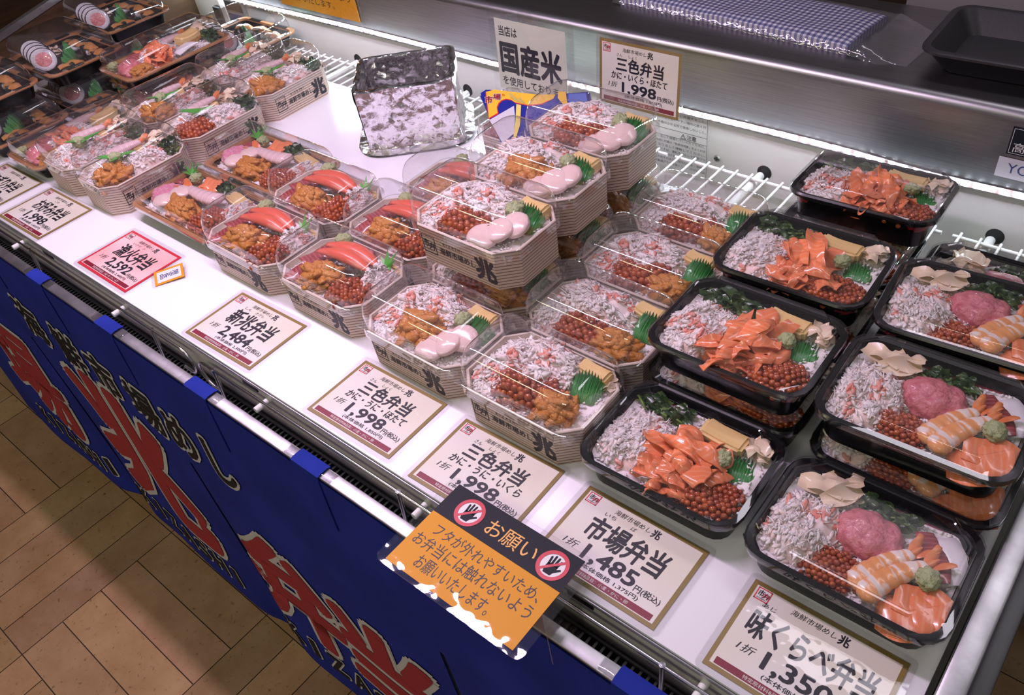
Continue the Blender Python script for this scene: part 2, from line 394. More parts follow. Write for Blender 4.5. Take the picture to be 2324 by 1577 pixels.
# ---- lettering: a text is turned into flat triangles and fitted to a rectangle
_tc = {}
def glyphs(body, bold=0.0, shear=0.0):
    k = (body, bold, shear)
    if k in _tc: return _tc[k]
    cu = bpy.data.curves.new('t', 'FONT'); cu.body = body; cu.size = 1.0; cu.offset = bold; cu.shear = shear; cu.resolution_u = 3
    o = bpy.data.objects.new('t', cu); C.objects.link(o)
    dg = bpy.context.evaluated_depsgraph_get(); dg.update()
    me = o.evaluated_get(dg).to_mesh()
    v = np.array([x.co[:2] for x in me.vertices]).reshape(-1, 2); f = [tuple(p.vertices) for p in me.polygons]
    o.evaluated_get(dg).to_mesh_clear()
    bpy.data.objects.remove(o); bpy.data.curves.remove(cu)
    _tc[k] = (v, f)
    return _tc[k]
def ringdirs(n): return [(math.cos(2 * PI * k / n), math.sin(2 * PI * k / n)) for k in range(n)]
def put(mb, body, x0, x1, y0, y1, z=0.0, mi=0, bold=0.0, shear=0.0, T=None):
    """text stretched into the rectangle; bold strokes are made of slightly shifted copies"""
    v, f = glyphs(body, 0.0, shear)
    if not len(v): return
    lo, hi = v.min(0), v.max(0)
    sx = (x1 - x0) / max(hi[0] - lo[0], 1e-6); sy = (y1 - y0) / max(hi[1] - lo[1], 1e-6)
    for i, (dx, dy) in enumerate([(0, 0)] + ([(c * bold, d * bold) for c, d in ringdirs(8)] if bold > 0 else [])):
        P = [Vector((x0 + (p[0] - lo[0] + dx) * sx, y0 + (p[1] - lo[1] + dy) * sy, z + i * 1.2e-5)) for p in v]
        if T is not None: P = [T @ p for p in P]
        mb.add(P, f, mi)
def rect(mb, x0, x1, y0, y1, z=0.0, mi=0, T=None):
    P = [Vector(p) for p in ((x0, y0, z), (x1, y0, z), (x1, y1, z), (x0, y1, z))]
    if T is not None: P = [T @ p for p in P]
    mb.add(P, [(0, 1, 2, 3)], mi)
def poly(mb, pts, z=0.0, mi=0, T=None):
    P = [Vector((p[0], p[1], z)) for p in pts]
    if T is not None: P = [T @ p for p in P]
    mb.add(P, [tuple(range(len(P)))], mi)
def ringp(mb, cx, cy, r0, r1, z, mi, n=32, T=None, sq=None):
    P = []
    for k in range(n):
        a = 2 * PI * k / n
        P += [Vector((cx + r0 * math.cos(a), cy + r0 * math.sin(a), z)), Vector((cx + r1 * math.cos(a), cy + r1 * math.sin(a), z))]
    if T is not None: P = [T @ p for p in P]
    mb.add(P, [(2 * k, 2 * k + 1, (2 * k + 3) % (2 * n), (2 * k + 2) % (2 * n)) for k in range(n)], mi)

# ------------------------------------------------------------------ food meshes (each kind has a few variants, sizes in metres)
def blob(mb, c, r, amp, fr, seed, nu=24, nv=14, mi=0, rot=None, flat=None, pw=1.0):
    R = Euler(rot).to_matrix() if rot else Matrix.Identity(3)
    so = Vector((seed * 7.13, seed * 3.7, seed * 1.9))
    vs = []; fs = []
    for j in range(nv + 1):
        th = PI * j / nv
        for i in range(nu):
            ph = 2 * PI * i / nu
            d = Vector((math.sin(th) * math.cos(ph), math.sin(th) * math.sin(ph), math.cos(th)))
            k = 1 + amp * noise.noise(d * fr + so) + 0.5 * amp * noise.noise(d * fr * 2.3 + so)
            p = Vector((r[0] * d.x * k, r[1] * d.y * k, r[2] * d.z * k))
            if pw != 1.0:
                p.z = math.copysign((abs(p.z) / r[2]) ** pw * r[2], p.z)
            p = R @ p + Vector(c)
            if flat is not None and p.z < flat: p.z = flat
            vs.append(p)
    for j in range(nv):
        for i in range(nu):
            i2 = (i + 1) % nu
            fs.append((j * nu + i, (j + 1) * nu + i, (j + 1) * nu + i2, j * nu + i2))
    mb.add(vs, fs, mi)

def mound_h(x, y, wx, dy, h, seed, e=2.6):
    q = min(1.0, (abs(2 * x / wx) ** e + abs(2 * y / dy) ** e))
    return h * (1 - q) ** 0.55 * (0.78 + 0.45 * noise.noise(Vector((x * 45 + seed, y * 45, seed * 2.1))))
def mound(mb, wx, dy, h, seed, n=18, mi=0, e=2.6):
    vs = []; fs = []
    def sq(u, v):   # square -> disc-like superellipse
        m = max(abs(u), abs(v)); 
        if m < 1e-6: return 0, 0
        l = (abs(u) ** e + abs(v) ** e) ** (1 / e)
        return u * m / l, v * m / l
    for j in range(n + 1):
        for i in range(n + 1):
            u, v = sq(2 * i / n - 1, 2 * j / n - 1)
            x, y = u * wx / 2, v * dy / 2
            vs.append((x, y, mound_h(x, y, wx, dy, h, seed, e)))
    for j in range(n):
        for i in range(n): fs.append((j * (n + 1) + i, j * (n + 1) + i + 1, (j + 1) * (n + 1) + i + 1, (j + 1) * (n + 1) + i))
    mb.add(vs, fs, mi)

def crab(seed, wx=0.085, dy=0.072, h=0.026, n=210):
    r = random.Random(seed); mb = MB()
    def spot(k=.97):
        while True:
            x, y = (r.random() - .5) * wx, (r.random() - .5) * dy
            if abs(2 * x / wx) ** 2.6 + abs(2 * y / dy) ** 2.6 < k: return x, y
    def rd(x, y): return noise.noise(Vector((x * 42, y * 42, seed * 3)))
    mound(mb, wx, dy, h * .92, seed, 24, 0)
    for _ in range(190):     # flakes of leg meat lying on each other
        x, y = spot(.94); z = mound_h(x, y, wx, dy, h, seed); s = r.uniform(.0038, .0078)
        mi = 2 if rd(x, y) > .22 and r.random() < .55 else r.choice((0, 1, 1))
        blob(mb, (x, y, z - s * .08), (s, s * r.uniform(.26, .46), s * r.uniform(.22, .36)), .5, 3.0, r.random() * 50, 9, 7, mi, (r.uniform(-.4, .4), r.uniform(-.45, .25), r.random() * 6))
    for k in range(n):      # fine torn fibres
        x, y = spot(1.0); z = mound_h(x, y, wx, dy, h, seed)
        a = r.random() * 2 * PI; ln = r.uniform(.005, .013); wd = r.uniform(.0004, .0010)
        tilt = r.uniform(-.2, .45); d = Vector((math.cos(a) * math.cos(tilt), math.sin(a) * math.cos(tilt), math.sin(tilt)))
        curl = Vector((r.uniform(-1, 1), r.uniform(-1, 1), r.uniform(-.9, .1))) * .004
        p0 = Vector((x, y, z + r.uniform(.0004, .0022)))
        pts = [p0 + d * (ln * (t - .5)) + curl * (t - .5) ** 2 * 4 for t in (0, .33, .66, 1)]
        mb.tube(pts, [wd * .35, wd, wd * .9, wd * .25], 4, 2 if rd(x, y) > .3 and r.random() < .4 else 1)
    return mb.mesh('crab', ['crab_white', 'crab_pale', 'crab_red'], 180)

def uni(seed, wx=0.05, dy=0.042, h=0.018, n=28):
    r = random.Random(seed); mb = MB()
    mound(mb, wx * .85, dy * .85, h * .6, seed, 12)
    for k in range(n):
        a = k * 2.399; q = math.sqrt((k + .5) / n)
        x, y = q * math.cos(a) * wx * .42, q * math.sin(a) * dy * .42
        z = h * .72 * (1 - q ** 2) + .003
        ln = r.uniform(.0105, .0150)
        blob(mb, (x, y, z), (ln, ln * .46, ln * .30), .22, 2.4, seed + k * 3.3, 22, 13, 0, (r.uniform(-.5, .5), r.uniform(-.4, .5), r.random() * 6.3))
        # lobed ridge along the tongue
        for t in (-.5, .1, .6):
            blob(mb, (x + r.uniform(-.004, .004), y + r.uniform(-.004, .004), z + .002), (.0042, .0036, .0032), .3, 3, seed + k + t, 10, 7)
    return mb.mesh('uni', ['uni'], 180)

_ico = None
def ico():
    global _ico
    if _ico is None:
        bm = bmesh.new(); bmesh.ops.create_icosphere(bm, subdivisions=2, radius=1)
        bm.verts.ensure_lookup_table(); _ico = ([v.co.copy() for v in bm.verts], [tuple(v.index for v in f.verts) for f in bm.faces]); bm.free()
    return _ico
def roe(seed, wx=0.06, dy=0.05, h=0.016, rad=0.0032):
    r = random.Random(seed); mb = MB(); V, F = ico()
    mound(mb, wx * .93, dy * .93, h * .85, seed, 14, 1)
    st = rad * 1.72; ny = int(dy / (st * .88)); nx = int(wx / st)
    for j in range(ny + 1):
        for i in range(nx + 1):
            x = -wx / 2 + (i + .5 * (j % 2)) * st + r.uniform(-.25, .25) * rad; y = -dy / 2 + j * st * .88 + r.uniform(-.25, .25) * rad
            if abs(2 * x / wx) ** 2.6 + abs(2 * y / dy) ** 2.6 > .97: continue
            z = mound_h(x, y, wx, dy, h, seed) + r.uniform(-.3, .6) * rad
            q = rad * r.uniform(.9, 1.1)
            mb.add([(x + v.x * q, y + v.y * q, z + v.z * q) for v in V], F, 0)
    return mb.mesh('roe', ['roe', 'roe_base'], 180)

def slab(mb, ln, wd, th, bend, seed, T, mi=0, nu=14, nv=6, taper=.35):
    """a soft slice: closed slab bent by a height function, uv along its length"""
    so = seed * 5.7
    def shp(u, v, s):
        x = (u - .5) * ln; ww = wd * (1 - taper * abs(2 * u - 1) ** 2.5) * (1 + .12 * math.sin(u * 7 + so))
        y = (v - .5) * ww
        z = bend * (math.sin(u * 4.2 + so) * .5 + math.sin(u * 9 + v * 3 + so * 2) * .22 + (v - .5) ** 2 * math.sin(so * 3) * 1.5)
        e = th * .5 * min(1, 6 * min(u, 1 - u, v, 1 - v) + .25)
        return T @ Vector((x, y, z + s * e))
    mb.grid(lambda u, v: shp(u, v, 1), nu, nv, mi)
    mb.grid(lambda u, v: shp(1 - u, v, -1), nu, nv, mi)
    # rim
    for side in range(4):
        P = []; Q = []
        m = nu if side % 2 == 0 else nv
        for k in range(m + 1):
            t = k / m
            u, v = ((t, 0), (1, t), (1 - t, 1), (0, 1 - t))[side]
            P.append(shp(u, v, 1)); Q.append(shp(u, v, -1))
        n = len(P)
        mb.add(P + Q, [(k + n, k + 1 + n, k + 1, k) for k in range(n - 1)], mi, [(k / n, 0) for k in range(n)] * 2)
def TM(x=0, y=0, z=0, rx=0, ry=0, rz=0): return Matrix.Translation((x, y, z)) @ Euler((rx, ry, rz)).to_matrix().to_4x4()
def salmon(seed, n=14, wx=0.062, dy=0.055):
    r = random.Random(seed); mb = MB()
    mound(mb, wx * .8, dy * .8, .010, seed, 10)
    for k in range(n):
        a = k * 2.4 + seed; q = .42 * math.sqrt(k / n)
        slab(mb, r.uniform(.026, .044), r.uniform(.011, .020), .0046, r.uniform(.008, .014), seed + k,
             TM(math.cos(a) * wx * q, math.sin(a) * dy * q, .010 + .0015 * (n - k) * .9, r.uniform(-.5, .5), r.uniform(-.3, .3), r.random() * 6.3))
    return mb.mesh('salmon', ['salmon'], 60)
def fillet(seed, ln=.055, wd=.034, mat='salmon', n=3, th=.006):
    r = random.Random(seed); mb = MB()
    for k in range(n):
        slab(mb, ln * r.uniform(.9, 1.1), wd, th, .006, seed + k * 2, TM((k - n / 2) * .006, (k - n / 2) * wd * .22, .005 + k * .003, .15, 0, r.uniform(-.15, .15)), taper=.3)
    return mb.mesh('fillet', [mat], 60)
def scallop(seed):
    mb = MB(); blob(mb, (0, 0, .0075), (.0190, .0182, .0070), .06, 1.6, seed, 30, 16, 0, None, None, .7)
    return mb.mesh('scallop', ['scallop'], 180)
def shrimp(seed, pale=False):
    mb = MB(); n = 26; rings = []; uv = []
    m = 14
    for i in range(n + 1):
        t = i / n; x = -.034 + .062 * t
        y = .0035 * math.sin(t * PI); w_ = .0085 * (1 - t) ** .45 * .9 + .0035 if t > .06 else .004 + .07 * t
        w_ *= 1 + .05 * math.sin(t * 42)
        rings.append([Vector((x, y + w_ * math.cos(2 * PI * k / m), max(0, .006 + w_ * .75 * math.sin(2 * PI * k / m)))) for k in range(m)])
    o = len(mb.v)
    mb.loft(rings, True, True, 0)
    for i in range(n + 1):
        for k in range(m): mb.uv[o + i * m + k] = (i / n * 3.0, k / m)
    body = mb.mesh('shrimp', ['shrimp_pale' if pale else 'shrimp'], 180)
    tb = MB()
    for sgn in (-1, 1):
        slab(tb, .021, .0085, .0018, .002, seed, TM(.036, sgn * .0052, .007, sgn * .5, -.25, sgn * .38), 0, 8, 4, .5)
    tb.tube([(.026, 0, .0065), (.031, 0, .0075), (.037, 0, .009)], [.0034, .003, .0008], 6)
    tail = tb.mesh('tail', ['shrimp_tail'], 60)
    return body, tail
def egg(seed):
    mb = MB(); r = random.Random(seed)
    bm = bmesh.new(); bmesh.ops.create_cube(bm, size=1)
    for v in bm.verts: v.co = Vector((v.co.x * .042, v.co.y * .024, v.co.z * .017 + .0085))
    bmesh.ops.bevel(bm, geom=bm.edges[:], offset=.003, segments=3, affect='EDGES')
    bmesh.ops.subdivide_edges(bm, edges=[e for e in bm.edges if e.calc_length() > .008], cuts=5, use_grid_fill=True)
    for v in bm.verts: v.co += Vector((0, 0, .0011)) * noise.noise(v.co * 90 + Vector((seed, 0, 0))); 
    for v in bm.verts: v.co.z += .0025 * (v.co.x / .021) ** 2
    bm.verts.ensure_lookup_table(); bm.normal_update()
    for i, v in enumerate(bm.verts): v.index = i
    vs = [v.co[:] for v in bm.verts]
    for f in bm.faces: 
        pass
    mb.v = [tuple(p) for p in vs]
    for f in bm.faces: mb.f.append(tuple(v.index for v in f.verts)); mb.m.append(1 if f.normal.y < -.6 and f.calc_center_median().z < .008 else 0)
    bm.free()
    return mb.mesh('egg', ['egg', 'egg_brown'], 60)
def wasabi(seed):
    mb = MB(); blob(mb, (0, 0, .008), (.0105, .0092, .0088), .22, 3.2, seed, 34, 22, 0, None, .0)
    for k in range(10):
        a = k * 2.4; blob(mb, (.008 * math.cos(a), .007 * math.sin(a), .006 + .006 * (k % 3) / 2), (.0036, .003, .003), .4, 3, seed + k, 10, 7)
    return mb.mesh('wasabi', ['wasabi'], 180)
def baran(seed, wd=.034, ht=.030, teeth=11):
    """cut green sheet standing up and curling, 0.5 mm thick"""
    mb = MB(); r = random.Random(seed); top = []
    for k in range(teeth * 2 + 1):
        t = k / (teeth * 2); env = .62 + .38 * math.sin(PI * min(1, t * 1.02)) ** .7
        top.append(ht * env * (1.0 if k % 2 else .80))
    def f(u, v, s):
        k = u * teeth * 2; i = min(int(k), teeth * 2 - 1); h_ = top[i] * (1 - (k - i)) + top[i + 1] * (k - i)
        x = (u - .5) * wd * (1 + .15 * v); z = h_ * v
        y = .010 * (2 * u - 1) ** 2 + .012 * v * v + .002 * math.sin(u * 9 + seed) + s * .00025
        return Vector((x, y, z))
    nu = teeth * 2
    mb.grid(lambda u, v: f(u, v, 1), nu, 6); mb.grid(lambda u, v: f(1 - u, v, -1), nu, 6)
    return mb.mesh('baran', ['baran'], 40)
def leaf5(seed):
    """five-pointed green garnish leaf, folded along its ribs"""
    mb = MB(); n = 5
    rim = []
    for k in range(n):
        a = PI * (.08 + .84 * k / (n - 1)); rl = (.026, .032, .036, .032, .026)[k]
        rim.append((rl * math.cos(a), rl * math.sin(a), .006 + .004 * (k % 2)))
        if k < n - 1:
            a2 = PI * (.08 + .84 * (k + .5) / (n - 1)); rim.append((.0135 * math.cos(a2), .0135 * math.sin(a2), .001))
    for s in (0, 1):
        P = [(0, -.004, .001 + s * .0004)] + [(p[0], p[1], p[2] + s * .0004) for p in rim]
        F = [(0, i, i + 1) if s else (0, i + 1, i) for i in range(1, len(rim))]
        mb.add(P, F)
    return mb.mesh('leaf', ['leaf_green'], 20)
def greens(seed, wx=.055, dy=.028, h=.016, n=42):
    r = random.Random(seed); mb = MB(); mound(mb, wx * .8, dy * .8, h * .6, seed, 10)
    for k in range(n):
        x, y = (r.random() - .5) * wx * .85, (r.random() - .5) * dy * .85
        if r.random() < .3:
            a = r.random() * 6.3; d = Vector((math.cos(a), math.sin(a), r.uniform(-.2, .4))) * r.uniform(.005, .010)
            p = Vector((x, y, h * r.uniform(.4, .8))); mb.tube([p - d, p, p + d + Vector((0, 0, -.002))], [.0012, .0017, .0014], 6, 1)
        else:
            slab(mb, r.uniform(.012, .022), r.uniform(.008, .014), .0008, r.uniform(.005, .009), seed + k, TM(x, y, h * r.uniform(.35, .8), r.uniform(-1, 1), r.uniform(-.8, .8), r.random() * 6.3), 0, 6, 4)
    return mb.mesh('greens', ['greens', 'stem_green'], 180)
def negitoro(seed):
    mb = MB(); blob(mb, (0, 0, .004), (.032, .024, .018), .16, 2.6, seed, 48, 26, 0, None, 0)
    return mb.mesh('negitoro', ['negitoro'], 180)
def ginger(seed, n=9):
    r = random.Random(seed); mb = MB(); mound(mb, .034, .020, .009, seed, 8)
    for k in range(n):
        slab(mb, r.uniform(.022, .034), r.uniform(.014, .020), .0011, r.uniform(.008, .013), seed + k, TM(r.uniform(-.011, .011), r.uniform(-.006, .006), .006 + k * .0013, r.uniform(-.7, .7), r.uniform(-.5, .5), r.random() * 6.3), 0, 10, 6)
    return mb.mesh('ginger', ['ginger'], 180)
def crab_leg(seed):
    mb = MB(); r = random.Random(seed); n = 18; m = 12; rings = []
    for i in range(n + 1):
        t = i / n; x = -.045 + .09 * t
        w_ = .0105 * (math.sin(PI * min(1, .07 + t * .95)) ** .55) * (.72 + .5 * t)
        y = .008 * math.sin(t * 2.6 + .3); z = .007 + .004 * math.sin(t * PI)
        rings.append([Vector((x, y + w_ * math.cos(2 * PI * k / m) * (1 + .08 * noise.noise(Vector((t * 9, k, seed)))), z + w_ * .72 * math.sin(2 * PI * k / m))) for k in range(m)])
    mb.loft(rings, True, True)
    for k in range(26):     # frayed pale end
        a = r.random() * 6.3; p = Vector((.045, .008 * math.sin(2.9), .007)); d = Vector((.010 * r.uniform(.4, 1), .006 * math.cos(a), .005 * math.sin(a)))
        mb.tube([p - d * .6, p + d * .3, p + d], [.0012, .0011, .0003], 4, 1)
    return mb.mesh('leg', ['crab_leg', 'crab_pale'], 180)
def denbu(seed):
    mb = MB(); blob(mb, (0, 0, .002), (.030, .026, .016), .2, 3, seed, 40, 22, 0, None, 0)
    return mb.mesh('denbu', ['denbu'], 180)
def squid(seed):
    mb = MB(); slab(mb, .05, .024, .005, .003, seed, TM(0, 0, .004), 0, 12, 5, .15)
    return mb.mesh('squid', ['squid'], 60)
def tuna_slice(seed):
    mb = MB(); slab(mb, .056, .026, .007, .005, seed, TM(0, 0, .006), 0, 14, 6, .3)
    return mb.mesh('tuna', ['tuna'], 60)
def roll(seed):
    """slice of a seaweed roll: seaweed skin, rice ring, pink core and a spiral tail; axis = y"""
    mb = MB(); n = 30; r = random.Random(seed)
    def prof(k): 
        a = 2 * PI * k / n; return (.0245 * (1 + .05 * math.cos(2 * a) + .03 * noise.noise(Vector((math.cos(a), math.sin(a), seed)))), a)
    P = [prof(k) for k in range(n)]
    def ring(s, y, j=0): return [Vector((p[0] * s * math.cos(p[1]), y + j * noise.noise(Vector((p[1] * 3, s * 9, seed))), p[0] * s * math.sin(p[1]))) for p in P]
    h = .0085
    mb.loft([ring(1.0, h), ring(1.0, -h)], False, False, 0)
    for sg in (-1, 1):
        seq = [ring(1, sg * h), ring(.93, sg * h), ring(.88, sg * (h + .0006)), ring(.78, sg * (h + .001), .0014), ring(.60, sg * (h + .0008), .001)]
        core = [ring(.60, sg * (h + .0008), .001), ring(.45, sg * (h + .0012), .0014), ring(.25, sg * (h + .0012), .0014), ring(.05, sg * (h + .001))]
        if sg > 0: seq = [q[::-1] for q in seq]; core = [q[::-1] for q in core]
        mb.loft(seq[:2], False, False, 0); mb.loft(seq[1:], False, False, 1); mb.loft(core, False, True, 2)
    return mb.mesh('roll', ['nori', 'roll_rice', 'roll_pink'], 50)
def eel_piece(seed):
    mb = MB(); blob(mb, (0, 0, .008), (.024, .013, .010), .08, 2, seed, 22, 12, 1, None, 0)
    slab(mb, .056, .028, .006, .006, seed, TM(0, 0, .020), 0, 12, 6, .4)
    mb.box(-.006, .006, -.0145, .0145, .0, .0245, 2, .002)
    return mb.mesh('eel', ['eel', 'roll_rice', 'nori'], 60)

F = {}
def var(k, fn, seeds, *a): F[k] = [fn(s, *a) for s in seeds]
var('crab', crab, (11, 12, 13, 14)); var('uni', uni, (21, 22, 23, 24)); var('roe', roe, (31, 32, 33)); var('salmon', salmon, (41, 42, 43))
F['fillet'] = [fillet(45), fillet(46)]; var('scallop', scallop, (51, 52)); F['shrimp'] = [shrimp(55)]; F['amaebi'] = [shrimp(56, True)]
var('egg', egg, (61, 62)); var('wasabi', wasabi, (65, 66)); var('baran', baran, (71, 72)); var('leaf', leaf5, (75,)); var('greens', greens, (81, 82, 83))
var('negitoro', negitoro, (85, 86)); var('ginger', ginger, (91, 92)); var('crab_leg', crab_leg, (95, 96)); var('denbu', denbu, (97,)); var('squid', squid, (98,))
var('tuna', tuna_slice, (101, 102)); var('roll', roll, (105, 106)); var('eel', eel_piece, (108, 109))
NAMES = dict(crab='shredded_crab', uni='sea_urchin', roe='salmon_roe', salmon='sliced_salmon', fillet='salmon_fillet', scallop='scallop', shrimp='shrimp', amaebi='raw_shrimp',
             egg='rolled_omelette', wasabi='wasabi', baran='grass_divider', leaf='leaf_garnish', greens='boiled_spinach', negitoro='minced_tuna', ginger='pickled_ginger',
             crab_leg='crab_leg', denbu='pink_fish_floss', squid='squid_slice', tuna='tuna_slice', roll='sushi_roll', eel='eel_sushi')
STUFF = {'crab', 'roe'}
ZSC = 1.0
_cnt = {}
def food(kind, par, x, y, z, rz=0.0, s=1.0, sz=None, rx=0.0, ry=0.0, v=None):
    _cnt[kind] = _cnt.get(kind, 0) + 1
    ms = F[kind]; me = ms[(v if v is not None else _cnt[kind]) % len(ms)]
    sx, sy = (s if isinstance(s, tuple) else (s, s))
    sc3 = (sx, sy, sz if sz is not None else (sx + sy) / 2)
    if isinstance(me, tuple):
        o = obj(NAMES[kind], me[0], par, (x, y, z), (rx, ry, rz), sc3)
        obj('tail', me[1], o)
    else:
        o = obj(NAMES[kind], me, par, (x, y, z), (rx, ry, rz), sc3)
    if kind in STUFF: o['kind'] = 'stuff'
    return o

# ------------------------------------------------------------------ bento boxes
def rrc(wx, dy, c, z, n=4):
    """ring with straight chamfers, same point count as rr"""
    pts = []
    for qx, qy in ((1, -1), (1, 1), (-1, 1), (-1, -1)):
        a = (qx * (wx / 2 - c), qy * dy / 2); b = (qx * wx / 2, qy * (dy / 2 - c))
        if qx * qy > 0: a, b = b, a
        for k in range(n + 1):
            t = k / n; pts.append((a[0] * (1 - t) + b[0] * t, a[1] * (1 - t) + b[1] * t, z))
    return pts
WW, WD, WH = .172, .117, .055
def mk_wood_tray():
    mb = MB()
    mb.loft([rr(WW - .004, WD - .004, .022, 0, 1), rr(WW, WD, .024, WH, 1)], True, False, 0)
    mb.loft([rr(WW, WD, .024, WH, 1), rr(WW - .002, WD - .002, .0235, WH + .0008, 1), rr(WW - .0065, WD - .0065, .0222, WH + .0006, 1), rr(WW - .0070, WD - .0070, .0220, WH - .001, 1), rr(WW - .016, WD - .016, .02, .005, 1)], False, True, 1)
    return mb.mesh('tray', ['wood_tray', 'wood_inner'], 15)
def mk_wood_lid():
    mb = MB(); a, b = WW + .002, WD + .002
    R = [rr(a, b, .0245, WH - .012), rr(a, b, .0245, WH + .0018), rr(a - .004, b - .004, .024, WH + .0026)]
    for k in range(0, 11):
        t = PI / 2 * k / 10
        R.append(rr(a - .008 - .020 * (1 - math.cos(t)) ** 1.1, b - .008 - .054 * (1 - math.cos(t)) ** 1.15, .021 - .008 * math.sin(t), WH + .0026 + .0425 * math.sin(t) ** .92))
    mb.loft(R, False, False)
    wx, dy = a - .028, b - .062
    mb.loft([R[-1], rr(wx - .006, dy - .008, .010, R[-1][0][2] + .0004), rr(wx - .05, dy - .02, .004, R[-1][0][2] + .0004)], False, True)
    # pull tabs at two corners and an embossed latch on the front shoulder
    for sx in (-1, 1):
        mb.box(sx * (WW / 2 - .012) - .006, sx * (WW / 2 - .012) + .006, -WD / 2 - .004, -WD / 2 + .004, WH - .0025, WH - .0015, 0, 0, Matrix.Translation((sx * .006, .006, 0)) @ Matrix.Identity(4))
    zt = R[9][0][2]; yb = R[9][0][1]
    for pth in ([(.022, -.036, WH + .0415), (.030, -.0465, WH + .0335), (.058, -.0465, WH + .0335), (.052, -.036, WH + .0415)],):
        mb.tube(pth, .0005, 5)
    return mb.mesh('lid', ['lid_clear'], 50)
def wood_print():
    mb = MB(); T = Matrix(((1, 0, 0, 0), (0, -.002 / WH, -1, -WD / 2 + .002 - .0004), (0, 1, 0, 0), (0, 0, 0, 1)))
    x0, x1, y0, y1 = -.060, -.037, .015, .043; t = .0011
    for q in ((x0, x1, y0, y0 + t), (x0, x1, y1 - t, y1), (x0, x0 + t, y0, y1), (x1 - t, x1, y0, y1)): rect(mb, q[0], q[1], q[2], q[3], 0, 0, T)
    put(mb, '市', x0 + .0028, x0 + .012, y0 + .0095, y1 - .006, 0, 0, .02, .1, T)
    put(mb, '弁', x0 + .0105, x1 - .0002, y0 + .0075, y1 - .0095, 0, 0, .02, .1, T)
    put(mb, 'ICHIBEN', x0 + .004, x1 - .006, y0 + .0042, y0 + .0062, 0, 0, .0, 0, T)
    put(mb, 'K I Z A S H I', -.022, .010, .0365, .0408, 0, 0, .005, 0, T)
    put(mb, '海鮮市場めし', -.031, .029, .0205, .0315, 0, 0, .014, .12, T)
    put(mb, '兆', .030, .061, .0075, .0415, 0, 0, .045, .0, T)
    return mb.mesh('print', ['ink'], 180)
def mk_rice(wx, dy, c, h, seed):
    r = random.Random(seed); mb = MB(); n = 26
    def inside(x, y): return abs(x) <= wx / 2 and abs(y) <= dy / 2 and abs(x) + abs(y) <= wx / 2 + dy / 2 - c
    def f(u, v):
        x, y = (u - .5) * wx, (v - .5) * dy
        s = abs(x) + abs(y) - (wx / 2 + dy / 2 - c)
        if s > 0: x -= math.copysign(s / 2, x); y -= math.copysign(s / 2, y)
        return Vector((x, y, h - .004 + .006 * noise.noise(Vector((x * 60, y * 60, seed)))))
    mb.grid(f, n, n, 0, uv=False)
    P = [(0, 0, 1), (1, 0, 0), (0, 1, 0), (-1, 0, 0), (0, -1, 0), (0, 0, -1)]; FF = [(0, 1, 2), (0, 2, 3), (0, 3, 4), (0, 4, 1), (5, 2, 1), (5, 3, 2), (5, 4, 3), (5, 1, 4)]
    for _ in range(520):
        x, y = (r.random() - .5) * (wx - .004), (r.random() - .5) * (dy - .004)
        if not inside(x * 1.02, y * 1.02): continue
        R = Euler((r.uniform(-.5, .5), r.uniform(-.5, .5), r.random() * 6.3)).to_matrix(); z = h - .002 + .004 * noise.noise(Vector((x * 60, y * 60, seed)))
        mb.add([R @ Vector((p[0] * .0034, p[1] * .0015, p[2] * .0015)) + Vector((x, y, z)) for p in P], FF)
    return mb.mesh('rice', ['rice'], 180)
BW, BD, BH = .190, .139, .043
def mk_black_tray():
    mb = MB()
    mb.loft([rr(.165, .113, .02, 0), rr(.173, .121, .023, .034), rr(.187, .136, .026, .0365), rr(BW, BD, .027, .0375), rr(BW, BD, .027, .0405), rr(.186, .135, .0255, .0428), rr(.176, .125, .022, .042), rr(.171, .120, .020, .030)], True, False, 0)
    mb.loft([rr(.171, .120, .020, .030), rr(.163, .110, .018, .006)], False, True, 1)
    return mb.mesh('tray', ['tray_black', 'tray_red'], 35)
def mk_black_lid():
    mb = MB()
    mb.loft([rr(.1915, .1405, .0278, .0362), rr(.1918, .1408, .0279, .0405), rr(.1905, .1395, .0272, .0442), rrc(.181, .130, .022, .0450), rrc(.178, .127, .0225, .0454),
             rrc(.169, .118, .0225, .0560), rrc(.167, .116, .022, .0570), rrc(.163, .112, .021, .0570), rrc(.160, .109, .020, .0562)], False, True)
    mb.tube([(-.070, -.052, .0576), (-.064, -.0535, .0580), (-.060, -.0535, .0580)], .0007, 5)
    mb.tube([(-.071, -.048, .0576), (-.0715, -.044, .0580)], .0007, 5)
    return mb.mesh('lid', ['lid_low'], 25)
GW, GD, GH = .245, .135, .031
def mk_gold_tray(wx, dy):
    mb = MB()
    mb.loft([rr(wx - .034, dy - .034, .014, 0), rr(wx - .022, dy - .022, .017, .022), rr(wx - .004, dy - .004, .021, .0268), rr(wx, dy, .022, .0275)], True, False, 0)
    mb.loft([rr(wx, dy, .022, .0275), rr(wx, dy, .022, .0302), rr(wx - .003, dy - .003, .021, .031), rr(wx - .019, dy - .019, .017, .0305), rr(wx - .022, dy - .022, .016, .026)], False, False, 1)
    mb.loft([rr(wx - .022, dy - .022, .016, .026), rr(wx - .030, dy - .030, .014, .010)], False, True, 0)
    return mb
def gold_plain(): return mk_gold_tray(GW, GD).mesh('tray', ['tray_black', 'tray_gold'], 35)
SW, SD = .210, .166
